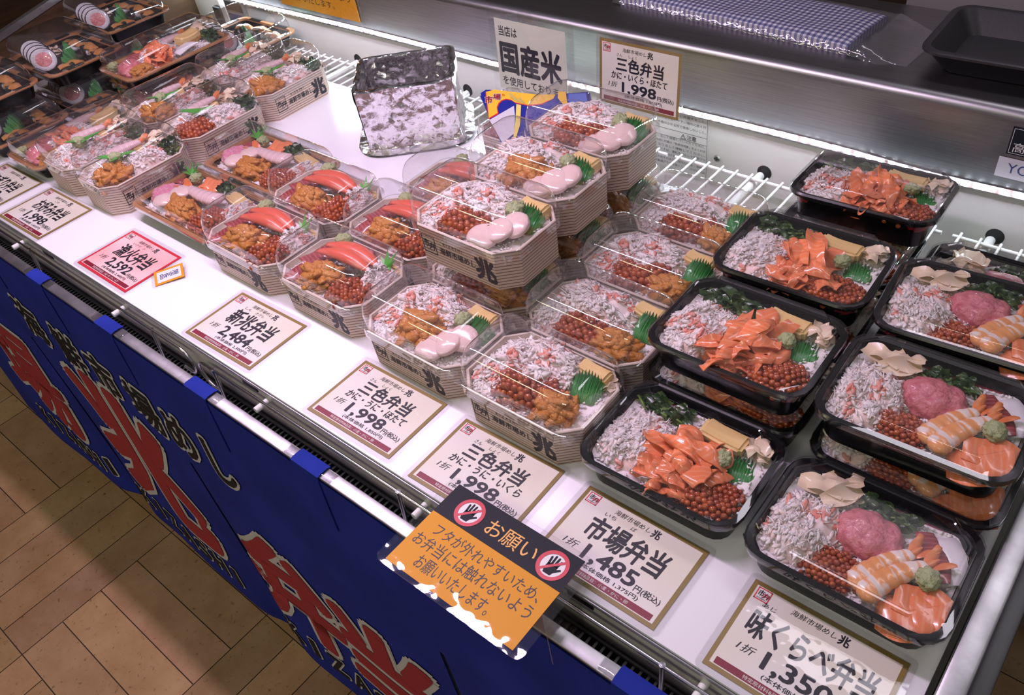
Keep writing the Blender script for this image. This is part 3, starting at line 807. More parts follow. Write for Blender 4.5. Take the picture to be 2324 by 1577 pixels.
def gold_patterned():
    mb = mk_gold_tray(SW, SD)
    for i, f in enumerate(mb.f):       # the printed rim changes from gold to black along the sides
        if mb.m[i] == 1:
            c = sum((Vector(mb.v[k]) for k in f), Vector()) / len(f)
            pass
    # printed black bands lying on the rim
    for sx in (-1, 1):
        for (a, b) in ((-.045, -.01), (.028, .06)):
            mb.box(sx * (SW / 2 - .006) - .0052, sx * (SW / 2 - .006) + .0052, a, b, .0300, .0315, 2)
    for sy in (-1, 1):
        for (a, b) in ((-.07, -.03), (.02, .07)):
            mb.box(a, b, sy * (SD / 2 - .006) - .0052, sy * (SD / 2 - .006) + .0052, .0300, .0315, 2)
    return mb.mesh('tray', ['tray_black', 'tray_gold', 'tray_black'], 35)
def mk_gold_lid(wx, dy, hh):
    mb = MB(); a, b = wx + .002, dy + .002; R = [rr(a, b, .023, .026), rr(a, b, .023, .0325), rr(a - .014, b - .014, .019, .0335)]
    for k in range(0, 9):
        t = PI / 2 * k / 8
        R.append(rr(a - .016 - .024 * (1 - math.cos(t)), b - .016 - .036 * (1 - math.cos(t)), .018 - .006 * math.sin(t), .0335 + hh * math.sin(t) ** .9))
    mb.loft(R, False, True)
    return mb.mesh('lid', ['lid_clear'], 50)
MESH = dict(wt=mk_wood_tray(), wl=mk_wood_lid(), wp=wood_print(), rice=[mk_rice(WW - .009, WD - .009, .0235, .050, s) for s in (1, 2)],
            bt=mk_black_tray(), bl=mk_black_lid(), brice=[mk_rice(.170, .119, .016, .033, s) for s in (3, 4)],
            gt=gold_plain(), gl=mk_gold_lid(GW, GD, .034), grice=[mk_rice(.218, .108, .012, .025, 5)], st=gold_patterned(), sl=mk_gold_lid(SW, SD, .040))
jit = random.Random(5)
def J(a): return jit.uniform(-a, a)

def wood(label, x, y, z, th=0.0, fill=None, group=None):
    t = thing('wooden_bento_box', label, 'bento', (x, y, z), th + J(.006), group)
    obj('tray', MESH['wt'], t); obj('front_print', MESH['wp'], t); obj('lid', MESH['wl'], t, label='clear plastic lid')
    obj('rice', MESH['rice'][jit.randrange(2)], t, kind='stuff')
    if fill: fill(t)
    return t
def black(label, x, y, z, th=0.0, fill=None, group=None):
    t = thing('black_bento_box', label, 'bento', (x, y, z), th, group)
    obj('tray', MESH['bt'], t); obj('lid', MESH['bl'], t, label='clear plastic lid'); obj('rice', MESH['brice'][jit.randrange(2)], t, kind='stuff')
    if fill: fill(t)
    return t
def gold(label, x, y, z, th=0.0, fill=None, group=None):
    t = thing('sashimi_tray', label, 'bento', (x, y, z), th, group)
    obj('tray', MESH['gt'], t); obj('lid', MESH['gl'], t, label='clear plastic lid'); obj('rice', MESH['grice'][0], t, kind='stuff')
    if fill: fill(t)
    return t
def sushi(label, x, y, z, th=0.0, fill=None, group=None):
    t = thing('sushi_tray', label, 'sushi tray', (x, y, z), th, group)
    obj('tray', MESH['st'], t); obj('lid', MESH['sl'], t, label='clear plastic lid')
    if fill: fill(t)
    return t

RZ = .046      # top of the rice in a wooden box
def three(center, front):
    def f(t):
        food('crab', t, -.020 + J(.003), .020, RZ - .004, J(.2), (1.40, 1.02), 1.40)
        food('crab', t, -.052 + J(.003), -.012, RZ - .004, J(.3), (.78, .98), .85)
        if center == 'roe': food('roe', t, -.004, -.019, RZ - .005, .25 + J(.1), (1.45, 1.25), 1.75)
        else: food('uni', t, -.006, -.014, RZ - .003, .3 + J(.3), (1.45, 1.40), 1.6)
        food('egg', t, .048, .040, RZ - .003, -.06 + J(.05), (1.0, .9), 1.15)
        food('baran', t, .058, -.002, RZ + .004, .10 + J(.2), 1.05, 1.25, -.62)
        if front == 'scallop':
            food('scallop', t, .030, -.036, RZ + .002, J(1), 1.10, 1.05, .15); food('scallop', t, .046, -.021, RZ + .008, J(1), 1.10, 1.0, .28, -.1); food('scallop', t, .058, -.005, RZ + .011, J(1), 1.0, 1.0, .38)
            food('wasabi', t, .040, .014, RZ + .013, J(2), 1.15)
        elif front == 'uni':
            food('uni', t, .040, -.026, RZ - .002, J(.3), (1.18, 1.05), 1.30)
            food('ginger', t, .070, .034, RZ, J(1), .55)
        return t
    return f
def royal(seed=0):
    def f(t):
        food('tuna', t, -.052, .010, RZ + .006, 1.3 + J(.1), 1.2, 1.3, 0, .1); food('tuna', t, -.050, -.026, RZ + .003, 1.1 + J(.1), 1.1, 1.2)
        food('negitoro', t, -.008, .038, RZ - .002, J(.4), .85)
        food('crab_leg', t, .004, .018, RZ + .016, .02 + J(.05), 1.16, 1.1); food('crab_leg', t, .006, .001, RZ + .018, .06 + J(.05), 1.12, 1.1)
        food('wasabi', t, -.032, .038, RZ + .016, J(2), 1.15)
        food('uni', t, -.012, -.024, RZ - .002, .2 + J(.3), (1.35, 1.25), 1.55); food('roe', t, .044, -.024, RZ - .004, 1.4 + J(.1), (1.15, 1.15), 1.6)
        food('crab', t, .060, .014, RZ - .002, J(.6), (.58, .78), 1.0); food('egg', t, .062, .040, RZ - .004, -.1, .7)
        food('leaf', t, .050, .036, RZ + .010, -.4, .8, .8, .5)
    return f
def side(kind):     # boxes turned with their printed side to the right
    def f(t):
        if kind == 'a': food('uni', t, -.048, -.018, RZ - .002, J(1), (1.35, 1.35), 1.6)
        elif kind == 'b': food('roe', t, -.046, -.016, RZ - .005, J(.2), (1.35, 1.45), 1.7)
        else: food('crab', t, -.050, -.014, RZ - .005, J(.5), (.80, 1.02), 1.1)
        food('crab', t, .014, -.020, RZ - .005, J(.4), (1.05, .78), 1.35)
        food('crab', t, -.02, .030, RZ - .004, J(.4), (1.15, .68), 1.0)
        food('leaf', t, -.014, .002, RZ + .027, 2.6 + J(.4), 1.35, 1.2, .12)
        if kind != 'b': food('wasabi', t, -.026, -.004, RZ + .020, J(1), 1.15)
        food('amaebi', t, .012, .036, RZ + .012, J(.15), 1.05)
        food('greens', t, .064, -.024, RZ - .002, 1.4, (.85, 1.05), 1.35); food('ginger', t, .062, .030, RZ, J(1), 1.0); food('egg', t, .036, .046, RZ, 1.2, .75)
    return f
BZ = .0280
def market(t):
    food('crab', t, -.050, -.008, BZ - .002, J(.3), (.88, 1.20), .95); food('greens', t, -.042, .044, BZ, J(.1), (1.35, .85), .95)
    food('egg', t, .030, .040, BZ + .001, -.05 + J(.04), (1.25, 1.05), .85); food('salmon', t, .010, -.010, BZ - .003, J(2), (1.15, 1.72), .98)
    food('salmon', t, .004, -.038, BZ - .005, J(2), (.95, .80), .85); food('roe', t, .052, -.033, BZ - .003, J(.15), (1.15, 1.10), 1.12); food('wasabi', t, .044, .008, BZ + .010, J(2), 1.0, .85)
    food('baran', t, .066, -.002, BZ + .004, .20 + J(.1), 1.15, 1.15, -1.15); food('ginger', t, .068, .044, BZ, J(1), .85)
def tasting(t):
    food('ginger', t, -.050, .044, BZ - .001, J(.4), 1.25, .95); food('crab', t, -.052, -.010, BZ - .002, J(.3), (.82, 1.22), .95)
    food('greens', t, .008, .046, BZ, J(.1), (1.0, .7), .85); food('negitoro', t, .002, .014, BZ, -.15 + J(.1), (1.05, 1.08), .98)
    food('roe', t, -.012, -.036, BZ - .003, J(.2), (.98, .88), 1.05)
    food('shrimp', t, .028, -.014, BZ + .006, 1.12 + J(.05), 1.12, .92); food('shrimp', t, .041, -.020, BZ + .007, 1.02 + J(.05), 1.18, .95)
    food('squid', t, .074, .030, BZ + .001, -1.0 + J(.1), 1.0); food('tuna', t, .058, .022, BZ + .003, -1.0 + J(.1), 1.0, .8)
    food('fillet', t, .066, -.036, BZ, .35 + J(.1), (.95, 1.1), .85); food('wasabi', t, .063, -.008, BZ + .010, J(2), 1.1, .85)
GZ = .023
def fishing(t):
    food('denbu', t, -.086, -.012, GZ - .001, 1.2, (.95, 1.05), 1.1); food('scallop', t, -.060, -.032, GZ + .004, J(1), 1.05); food('scallop', t, -.050, -.004, GZ + .008, J(1), 1.0)
    food('amaebi', t, -.008, .012, GZ + .010, PI + .05, 1.4, 1.15); food('uni', t, -.014, -.030, GZ - .001, J(.3), (1.5, 1.15), 1.35); food('roe', t, .056, -.026, GZ - .003, 1.3, (1.05, 1.45), 1.4)
    food('fillet', t, -.030, .042, GZ, .3, .85); food('wasabi', t, -.066, .036, GZ + .006, J(1), 1.1); food('greens', t, .014, .046, GZ, 0, (.95, .75), 1.1)
    food('egg', t, .056, .036, GZ, -.15, (1.35, 1.0), .75); food('crab', t, .084, .012, GZ - .001, .2, (.55, .9), .9); food('tuna', t, -.094, .034, GZ, .5, .8)
    food('leaf', t, -.1, .046, GZ + .008, .6, .7, .7, .4)
def assorted(t):
    food('negitoro', t, -.085, -.006, GZ, 1.2, 1.1, 1.0); food('uni', t, -.080, -.040, GZ, 0, .95); food('fillet', t, -.020, .030, GZ, .2, 1.05); food('tuna', t, -.060, .034, GZ + .004, .2, 1.1)
    food('salmon', t, -.026, -.022, GZ, 1, 1.0); food('squid', t, .028, -.030, GZ + .006, .3, 1.15); food('egg', t, .060, .006, GZ, .15, 1.25); food('crab', t, -.016, .006, GZ + .002, .2, (1.0, .6), 1.0)
    food('ginger', t, .095, .020, GZ, .5, 1.0); food('greens', t, .096, -.02, GZ, 1.3, (.9, .9), 1.1); food('wasabi', t, -.10, .036, GZ, 0, 1.1); food('amaebi', t, .03, .036, GZ + .006, .1, 1.1)
def rolls(t, n=4, dx=0.0):
    for k in range(n): food('roll', t, -.066 + dx + .023 * k, -.034 - .004 * k, .0345, 1.27, 1.0, 1.0, -.30, 0)
    food('eel', t, -.05, .040, .010, .2, .9); food('eel', t, .010, .045, .010, .15, .95); food('eel', t, .062, .040, .010, .1, .9)
    food('eel', t, .066, -.022, .010, 1.4, .9)
    food('baran', t, .038, .006, .012, 2.6, (2.2, 1.0), 1.6); food('ginger', t, -.075, .01, .011, 0, .7)

# ------------------------------------------------------------------ setting
def place(o, loc=(0, 0, 0)):
    o.location = (loc[0], loc[1], loc[2] + Z0); return o
def floor():
    mb = MB(); S = .389; P = S / 4; g = .0011; tones = []; r = random.Random(3)
    x0, y0 = -.944 - 6 * S, -.128 - 7 * S
    for i in range(14):
        for j in range(14):
            for k in range(4):
                if (i + j) % 2 == 0: a, b, c, d = x0 + i * S, x0 + (i + 1) * S, y0 + j * S + k * P, y0 + j * S + (k + 1) * P
                else: a, b, c, d = x0 + i * S + k * P, x0 + i * S + (k + 1) * P, y0 + j * S, y0 + (j + 1) * S
                mb.quad((a + g, c + g, 0), (b - g, c + g, 0), (b - g, d - g, 0), (a + g, d - g, 0))
                t = r.uniform(.72, 1.08); tones.append((t, t * r.uniform(.93, 1.0), t * r.uniform(.84, 1.0)))
    a, b, c, d = x0 - .2, x0 + 14 * S + .2, y0 - .2, y0 + 14 * S + .2
    mb.add([(a, c, -.0015), (b, c, -.0015), (b, d, -.0015), (a, d, -.0015)], [(0, 1, 2, 3)], 1); tones.append((1, 1, 1))
    mb.box(a, b, c, d, -.05, -.002, 1)
    tones += [(1, 1, 1)] * 6
    me = mb.mesh('floor', ['parquet', 'joint'], 180, False)
    at = me.color_attributes.new('tone', 'FLOAT_COLOR', 'CORNER')
    n = 0
    for p in me.polygons:
        for li in p.loop_indices: at.data[li].color = (*tones[p.index], 1)
    return struct(obj('floor', me))
floor()
mb = MB(); mb.box(-3.4, 2.6, 1.30, 1.36, 0, 1.45); mb.box(-3.4, 2.6, 1.30, 1.36, 1.45, 2.8, 1); struct(obj('wall_back', mb.mesh('wall_back', ['dark_brown', 'wall_upper'])))
mb = MB(); mb.box(-2.75, -2.69, -2.8, 1.30, 0, 2.8); struct(obj('wall_left', mb.mesh('wall_left', ['brown_wood_and_reflection'])))
# grey cabinet behind the ledge
t = thing('storage_cabinet', 'plain grey cabinet standing behind the steel ledge', 'cabinet', (.88, 1.14, -.9))
mb = MB(); mb.box(-.65, .65, -.12, .14, .0, 1.85, 0, .004); obj('body', mb.mesh('body', ['grey_cabinet']), t)
mb = MB(); mb.box(-.64, -.005, -.135, -.121, .05, 1.82, 0, .003); obj('door', mb.mesh('door', ['grey_cabinet']), t)
mb = MB(); mb.box(.005, .64, -.135, -.121, .05, 1.82, 0, .003); obj('door', mb.mesh('door', ['grey_cabinet']), t)

# ------------------------------------------------------------------ the open display case
case = thing('display_case', 'long white open refrigerated display case with stainless ledge', 'display case', (0, 0, -.9))
CZ = .9
def cpart(name, mb, mats, angle=40, parent=None, label=None):
    o = obj(name, mb.mesh(name, mats, angle), parent or case, label=label)
    o.location = (0, 0, CZ) if parent is None else (0, 0, 0); return o
XL, XR = -1.47, .664
mb = MB(); mb.box(XL, XR, .725, .74, -.12, .062); bp = cpart('back_panel', mb, ['case_white'])
mb = MB(); mb.box(XL, XR, -.050, .725, -.13, -.12); mb.box(XL - .02, XR + .02, -.094, .98, -.86, -.13); cpart('cabinet_body', mb, ['case_beige'])
mb = MB(); mb.box(XL, XR, -.058, -.050, -.12, -.0045);  cpart('front_fascia', mb, ['case_beige'])
mb = MB()      # stainless ledge, extruded along the case
prof = [(.729, .060), (.7155, .0585), (.7155, .163)] + [(.7155 + .014 * (1 - math.cos(a)), .163 + .014 * math.sin(a)) for a in [PI / 2 * k / 8 for k in range(1, 9)]] + [(.985, .177), (.985, .150)]
xs = [XL - .02 + (2.9) * k / 30 for k in range(31)]
vs = [(x, p[0], p[1]) for x in xs for p in prof]; n = len(prof)
mb.add(vs, [(i * n + k, (i + 1) * n + k, (i + 1) * n + k + 1, i * n + k + 1) for i in range(30) for k in range(n - 1)])
mb.box(XL - .02, XR + .75, .74, .985, -.86, .1495, 0)
cpart('steel_ledge', mb, ['steel'], 35)
mb = MB(); mb.box(XR, XR + .021, -.107, .716, -.86, .030, 0, .003); mb.box(XR + .021, XR + .037, -.107, .716, -.86, .012, 1, .002); cpart('right_end_panel', mb, ['steel_rim', 'dark_steel'])
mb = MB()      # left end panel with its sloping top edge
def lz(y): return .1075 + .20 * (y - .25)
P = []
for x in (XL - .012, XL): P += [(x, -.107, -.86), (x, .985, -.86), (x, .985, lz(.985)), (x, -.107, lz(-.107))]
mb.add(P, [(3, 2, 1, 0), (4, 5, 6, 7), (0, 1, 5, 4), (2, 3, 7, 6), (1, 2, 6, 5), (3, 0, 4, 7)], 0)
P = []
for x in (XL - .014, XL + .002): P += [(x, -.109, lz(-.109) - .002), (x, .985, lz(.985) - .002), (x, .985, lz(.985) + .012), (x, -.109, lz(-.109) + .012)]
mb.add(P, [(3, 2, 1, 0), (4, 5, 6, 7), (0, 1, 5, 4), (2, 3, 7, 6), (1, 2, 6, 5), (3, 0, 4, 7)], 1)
cpart('left_end_panel', mb, ['brown_wood_and_reflection', 'steel_rim'])  # the brown reflected in this panel is painted into its colour
mb = MB(); mb.box(XL, XR, -.107, -.0905, -.090, -.022, 0, .0015); mb.box(XL, XR, -.107, -.094, -.86, -.060, 1); cpart('front_rim', mb, ['steel_rim', 'case_beige'])
mb = MB()      # slotted air grille at the foot of the rim
zg = -.078
mb.box(XL, XR, -.0925, -.0750, zg - .001, zg, 0); mb.box(XL, XR, -.0612, -.0580, zg - .001, zg, 0)
x = XL
while x < XR - .008:
    P = []
    for yy, hh in ((-.0752, 0), (-.0735, .0016), (-.068, .0022), (-.0625, .0016), (-.0610, 0)): P += [(x, yy, zg + hh), (x + .0030, yy, zg + hh)]
    mb.add(P, [(2 * i, 2 * i + 1, 2 * i + 3, 2 * i + 2) for i in range(4)], 0); x += .0090
mb.quad((XL, -.0930, zg - .006), (XR, -.0930, zg - .006), (XR, -.0570, zg - .006), (XL, -.0570, zg - .006), 1)
mb.tube([(XL, -.0615, -.0725), (XR, -.0615, -.0725)], .0028, 10, 2)
cpart('air_grille', mb, ['grille_grey', 'black', 'dark_steel'])
for x in (-1.07, -.767, -.194, .357, .60):
    mb = MB(); mb.box(x - .016, x + .016, -.0600, -.0575, -.022, -.0075, 0, .0005); cpart('deck_clip', mb, ['clip_black'])
for x in (-1.186, -.85, -.514, -.15, .145, .499):
    mb = MB(); mb.tube([(x + .004, .7252, -.014), (x + .004, .7244, -.014)], .0125, 20, 0); cpart('rod_hole', mb, ['black'])
mb = MB(); mb.tube([(.062, .725, -.012), (.062, .7225, -.012)], [.006, .005], 16); mb.box(.0575, .0665, .7222, .7226, -.0127, -.0113, 1); mb.box(.0613, .0627, .7222, .7226, -.0165, -.0075, 1); cpart('panel_screw', mb, ['screw', 'black'])
# rating sticker and controller plate on the back panel
mb = MB(); T = Matrix(((1, 0, 0, 0), (0, 0, 1, .7247), (0, 1, 0, 0), (0, 0, 0, 1)))
TT = Matrix(((1, 0, 0, 0), (0, 0, -1, .7247), (0, 1, 0, 0), (0, 0, 0, 1)))
rect(mb, -.075, .044, -.075, .056, 0.0, 0, TT)
for (a, b, c, d) in ((.042, .0428, -.075, .056), (-.075, .0428, .0185, .0192), (-.075, .0428, .0050, .0057), (-.075, .0428, .0552, .0559)): rect(mb, a, b, c, d, .0002, 1, TT)
put(mb, '注意', .004, .022, .0075, .0165, .0003, 1, .01, 0, TT)
poly(mb, [(-.009, .0070), (.002, .0070), (-.0035, .0168)], .0003, 1, TT); poly(mb, [(-.0070, .0082), (0, .0082), (-.0035, .0146)], .0004, 0, TT); put(mb, '!', -.0042, -.0028, .0090, .0130, .0005, 1, 0, 0, TT)
for i, s in enumerate(['安全に正しく使用していただくために、', 'ご使用前に付属の「取扱説明書」をよくお読', 'みになり正しく理解してください。', '異常のときは、運転を停止して電源プラ', '販売業者に連絡すること。感電のおそれあり', '火災のおそれあり。蛍光灯交換・清掃の', '際は電源プラグを抜くこと。けがの原因']):
    put(mb, s, -.068, .040, .0000 - .0082 * i, .0046 - .0082 * i, .0003, 1, 0, 0, TT)
for i, s in enumerate(['水平で丈夫な場所に設置すること。', '湿気の少ない使いやすい場所に据え付', '屋外や雨のかかる所で使用しないこと。']):
    put(mb, s, -.066, .040, .0460 - .0098 * i, .0510 - .0098 * i, .0003, 1, 0, 0, TT)
cpart('caution_sticker', mb, ['paper_white', 'ink_grey'])
mb = MB(); mb.box(-1.325, -1.235, .7185, .7248, -.075, .060, 0, .001); mb.box(-1.340, -1.318, .716, .7248, -.08, .062, 1, .001); mb.box(-1.315, -1.245, .7178, .7186, .030, .052, 2); mb.box(-1.312, -1.25, .7178, .7186, -.02, .022, 3)
mb.box(-1.372, -1.342, .712, .7248, -.06, .03, 2, .002)
cpart('controller_plate', mb, ['grey_cabinet', 'case_white', 'black', 'ink_navy'])
# warning plate and paper strip on the steel front (cut by the frame)
mb = MB(); TS = Matrix(((1, 0, 0, 0), (0, 0, -1, .7149), (0, 1, 0, 0), (0, 0, 0, 1)))
rect(mb, .486, .596, .1185, .157, .0003, 0, TS)
for (a, b, c, d) in ((.488, .594, .1205, .1211), (.488, .594, .1544, .155), (.488, .4886, .1205, .155)): rect(mb, a, b, c, d, .0005, 1, TS)
put(mb, '高温注意', .492, .556, .1225, .1365, .0006, 1, 0, 0, TS)
cpart('warning_plate', mb, ['notice_black', 'paper_white'])
mb = MB(); rect(mb, .480, .600, .0845, .1135, .0003, 0, TS); put(mb, 'YO', .4925, .520, .0925, .1065, .0006, 1, 0, 0, TS); cpart('paper_strip', mb, ['label_white', 'ink_navy'])

# deck board, wire shelves, support rods
t = thing('deck_board', 'large glossy white board covering the wire shelves of the case', 'board', (0, 0, 0))
mb = MB(); mb.box(-1.462, .658, -.060, .600, -.0042, 0, 0, .0008); mb.box(-1.462, .658, -.0615, -.0585, -.0100, -.0045, 1, .0005); obj('board', mb.mesh('board', ['deck_white', 'steel_rim']), t)
for lab, a, b in (('white wire shelf at the left end beneath the deck board', -1.46, -.016), ('white wire shelf showing behind the stacked scallop bentos', 0.0, .440), ('short white wire shelf at the right end of the case', .455, .655)):
    t = thing('wire_shelf', lab, 'wire shelf', (0, 0, 0), 0, 'white coated wire shelves')
    mb = MB()
    for y in (.694, .33, -.045): mb.tube([(a, y, -.0110), (b, y, -.0110)], .0032, 10)
    obj('cross_bar', mb.mesh('cross_bar', ['wire_white'], 60), t)
    mb = MB(); x = a + .010
    while x < b - .004:
        mb.tube([(x, -.046, -.0062), (x, .6995, -.0062)], .0019, 8); x += .0262
    obj('wire_grid', mb.mesh('wire_grid', ['wire_white'], 60), t)
for x, lab in ((-1.186, 'at the left end behind the sushi roll trays'), (-.85, 'behind the spinach topped wooden bento'), (-.512, 'with its front tip under the red price card'), (-.151, 'with its front tip left of the 1,998 scallop price card'), (.143, 'with its front tip beside the hand notice'), (.499, 'with its front tip below the 1,350 price card')):
    mb = MB(); mb.tube([(0, -.083, .0015), (0, -.0825, .0015), (0, .10, .0015), (0, .12, 0), (0, .7245, 0)], [.0040, .0044, .0044, .0068, .0068], 16)
    o = obj('shelf_rod', mb.mesh('shelf_rod', ['wire_white'], 50)); place(o, (x, 0, -.0215)); tag(o, 'white shelf support rod ' + lab, 'rod', 'white shelf support rods')

# chrome guard rails with their bent end loops
def rail(lab, x0, x1, posts, l0, l1):
    t = thing('guard_rail', lab, 'rail', (0, 0, 0), 0, 'chrome guard rails')
    y, zt, zb = -.0705, -.0165, -.060
    pts = []
    if l0: pts += [(x0 + .040, y, zb)] + [(x0 + .023 - .023 * math.sin(a), y, (zt + zb) / 2 - .023 * math.cos(a)) for a in [PI * k / 12 for k in range(13)]]
    else: pts.append((x0, y, zt))
    if l1: pts += [(x1 - .023 + .023 * math.sin(a), y, (zt + zb) / 2 + .023 * math.cos(a)) for a in [PI * k / 12 for k in range(13)]] + [(x1 - .040, y, zb)]
    else: pts.append((x1, y, zt))
    mb = MB(); mb.tube(pts, .0023, 10); obj('bar', mb.mesh('bar', ['chrome'], 60), t)
    for p in posts:
        mb = MB(); mb.tube([(p, y - .0042, -.0775), (p, y, zt + .003)], .0028, 10); mb.tube([(p, y, zt + .003), (p, y, zt + .0032)], [.0032, .0005], 10); mb.box(p - .005, p + .005, y - .008, y + .002, -.0779, -.0755, 0, .001)
        obj('post', mb.mesh('post', ['chrome'], 60), t)
rail('long chrome guard rail in front of the left price cards', -1.46, -.322, (-1.15, -.808, -.418), False, True)
rail('long chrome guard rail in front of the 1,998 price cards', -.306, .640, (-.260, .107, .46), True, False)

# LED tape along the lower edge of the steel ledge
t = thing('led_strip', 'bright white LED tape glued along the lower edge of the steel ledge', 'LED strip', (0, .7153, .0655))
mb = MB()
def sag(x): return .0016 * math.sin(x * 6.3) - .0045 * math.exp(-((x - .40) / .10) ** 2)
nn = 160
P = []
for k in range(nn + 1):
    x = -1.46 + 2.11 * k / nn; s = sag(x); P += [(x, 0, s - .0050), (x, -.0012, s - .0050), (x, -.0012, s + .0050), (x, 0, s + .0050)]
mb.add(P, [(4 * k + j, 4 * k + (j + 1) % 4, 4 * k + 4 + (j + 1) % 4, 4 * k + 4 + j) for k in range(nn) for j in range(4)])
obj('tape', mb.mesh('tape', ['led_tape'], 40), t)
mb = MB(); mb.box(-.0025, .0025, -.0022, 0, -.0025, .0025, 0, .0008); ledm = mb.mesh('led', ['led'], 40)
xs = [-1.45 + .0168 * k for k in range(124)]
for x in xs[-100:]: obj('led', ledm, t, (x, -.0012, sag(x)))
mb = MB()
for x in xs[:-100]: mb.box(x - .0025, x + .0025, -.0034, -.0012, sag(x) - .0025, sag(x) + .0025)
obj('led', mb.mesh('led', ['led'], 40), t, kind='stuff')

# ------------------------------------------------------------------ blue noren cloth hung over the front rim
SL = (-1.005, -.425, .150)
def slit_gap(x, z):
    g = 0
    for s in SL:
        dz = max(0, -z - .27)
        g += .020 * min(1, dz * 2.2) * math.exp(-((x - s) / .05) ** 2)
    return g
def cly(x, z):
    return -.1092 + .040 * (z + .03) + .0035 * math.sin(x * 7.0 + 1) * min(1, -z * 1.6) + .0025 * math.sin(x * 17 + z * 3) * min(1, -z * 1.2) + slit_gap(x, z)
t = thing('noren_curtain', 'dark blue cloth curtain with red and white lettering hung on the case front', 'curtain', (0, 0, 0))
mb = MB()
edges = [-1.62] + list(SL) + [.66]
for s in (0, .0012):
    for i in range(len(edges) - 1):
        a, b = edges[i], edges[i + 1]
        def f(u, v, a=a, b=b, s=s):
            z = -.026 - .790 * v; dz = max(0, -z - .27)
            aa = a + (.004 + .012 * dz if a != -1.62 else 0); bb = b - (.004 + .010 * dz if b != .66 else 0)
            x = aa + (bb - aa) * u
            z -= .012 * math.sin(u * 3.1 + a * 3) * v * v
            return Vector((x, cly(x, z) + s, z))
        mb.grid(f if s == 0 else (lambda u, v, f=f: f(1 - u, v)), 26, 34, 0, uv=False)
    # the upper band stays in one piece
    for sx in SL:
        mb.grid(lambda u, v, sx=sx, s=s: Vector((sx - .006 + .012 * u, cly(sx, -.026 - .25 * v) + s, -.026 - .25 * v)), 1, 8, 0, uv=False)
cl = obj('cloth', mb.mesh('cloth', ['noren_blue'], 180), t)
def onc(body, x0, x1, z0, z1, mi_in, bold, obold, name):
    v, f = glyphs(body); lo, hi = v.min(0), v.max(0)
    sx = (x1 - x0) / (hi[0] - lo[0]); sz = (z1 - z0) / (hi[1] - lo[1])
    for (mi, bo, off, nd) in ((1, obold, .0016, 14), (mi_in, bold, .0028, 10)):
        m = MB()
        for ci, (dx, dz) in enumerate([(0, 0)] + [(c * bo, d * bo) for c, d in ringdirs(nd)]):
            bm = bmesh.new()
            bv = [bm.verts.new((x0 + (p[0] - lo[0]) * sx + dx, 0, z0 + (p[1] - lo[1]) * sz + dz)) for p in v]
            for q in f:
                try: bm.faces.new([bv[i] for i in q])
                except ValueError: pass
            for _ in range(2):
                lg = [e for e in bm.edges if e.calc_length() > .09]
                if lg: bmesh.ops.subdivide_edges(bm, edges=lg, cuts=1); bmesh.ops.triangulate(bm, faces=[q for q in bm.faces if len(q.verts) > 3])
            for w_ in bm.verts: w_.co.y = cly(w_.co.x, w_.co.z) - off - ci * 4e-5
            m.bm(bm, 0)
        obj('lettering' if mi != 1 else 'lettering_outline', m.mesh('lettering', [{1: 'print_white', 2: 'print_red', 3: 'print_black'}[mi]], 180), cl, label='white outline' if mi == 1 else ('red letter' if mi == 2 else 'black letter'))
for ch, x, w_ in (('海', -.912, .092), ('鮮', -.762, .092), ('市', -.640, .085), ('場', -.506, .092), ('め', -.400, .075), ('し', -.290, .055)): onc(ch, x - w_ / 2, x + w_ / 2, -.240, -.146, 3, .0022, .0085, 'title')
onc('場', -1.380, -1.075, -.640, -.330, 2, .010, .022, 'big'); onc('兆', -.890, -.540, -.648, -.262, 2, .017, .029, 'big')
onc('弁', -.385, -.140, -.650, -.375, 2, .012, .023, 'big'); onc('当', -.125, .090, -.650, -.395, 2, .012, .023, 'big')
for word, a, b in (('KIZASHI', -1.40, -1.03), ('KIZASHI', -.930, -.505), ('KIZASHI', -.372, .075)):
    st = (b - a) / 7
    for i, ch in enumerate(word):
        if ch == 'I': onc(ch, a + st * (i + .36), a + st * (i + .56), -.742, -.682, 3, .002, .0065, 'latin')
        else: onc(ch, a + st * (i + .12), a + st * (i + .80), -.742, -.682, 3, .002, .0065, 'latin')
for x in (-1.43, -1.195, -.960, -.724, -.498, -.254, -.020, .216, .455):
    mb = MB(); hw = .026
    rows = [(-.1098, -.125), (-.1105, -.060), (-.1100, -.028), (-.1085, -.0208), (-.1040, -.0196), (-.0935, -.0196), (-.0890, -.0212), (-.0880, -.030)]
    R = []
    for i, (y, z) in enumerate(rows):
        yy = min(y, cly(x, z) - .0012) if z < -.03 else y
        p, q = rows[max(i - 1, 0)], rows[min(i + 1, len(rows) - 1)]; l = math.hypot(q[0] - p[0], q[1] - p[1]); ny, nz_ = -(q[1] - p[1]) / l, (q[0] - p[0]) / l
        k = .0006; R.append([(x - hw, yy + ny * k, z + nz_ * k), (x + hw, yy + ny * k, z + nz_ * k), (x + hw, yy - ny * k, z - nz_ * k), (x - hw, yy - ny * k, z - nz_ * k)])
    m2 = MB(); m2.loft(R, True, True); obj('loop', m2.mesh('loop', ['noren_blue'], 50), t)
    for sg in (-1, 1):
        xx = x + sg * (hw + .004); m3 = MB()
        m3.box(xx - .015, xx + .015, -.1078, -.0915, -.0220, -.0198, 0, .0006); obj('adhesive_tape', m3.mesh('adhesive_tape', ['laminate'], 40), t, label='clear adhesive tape')

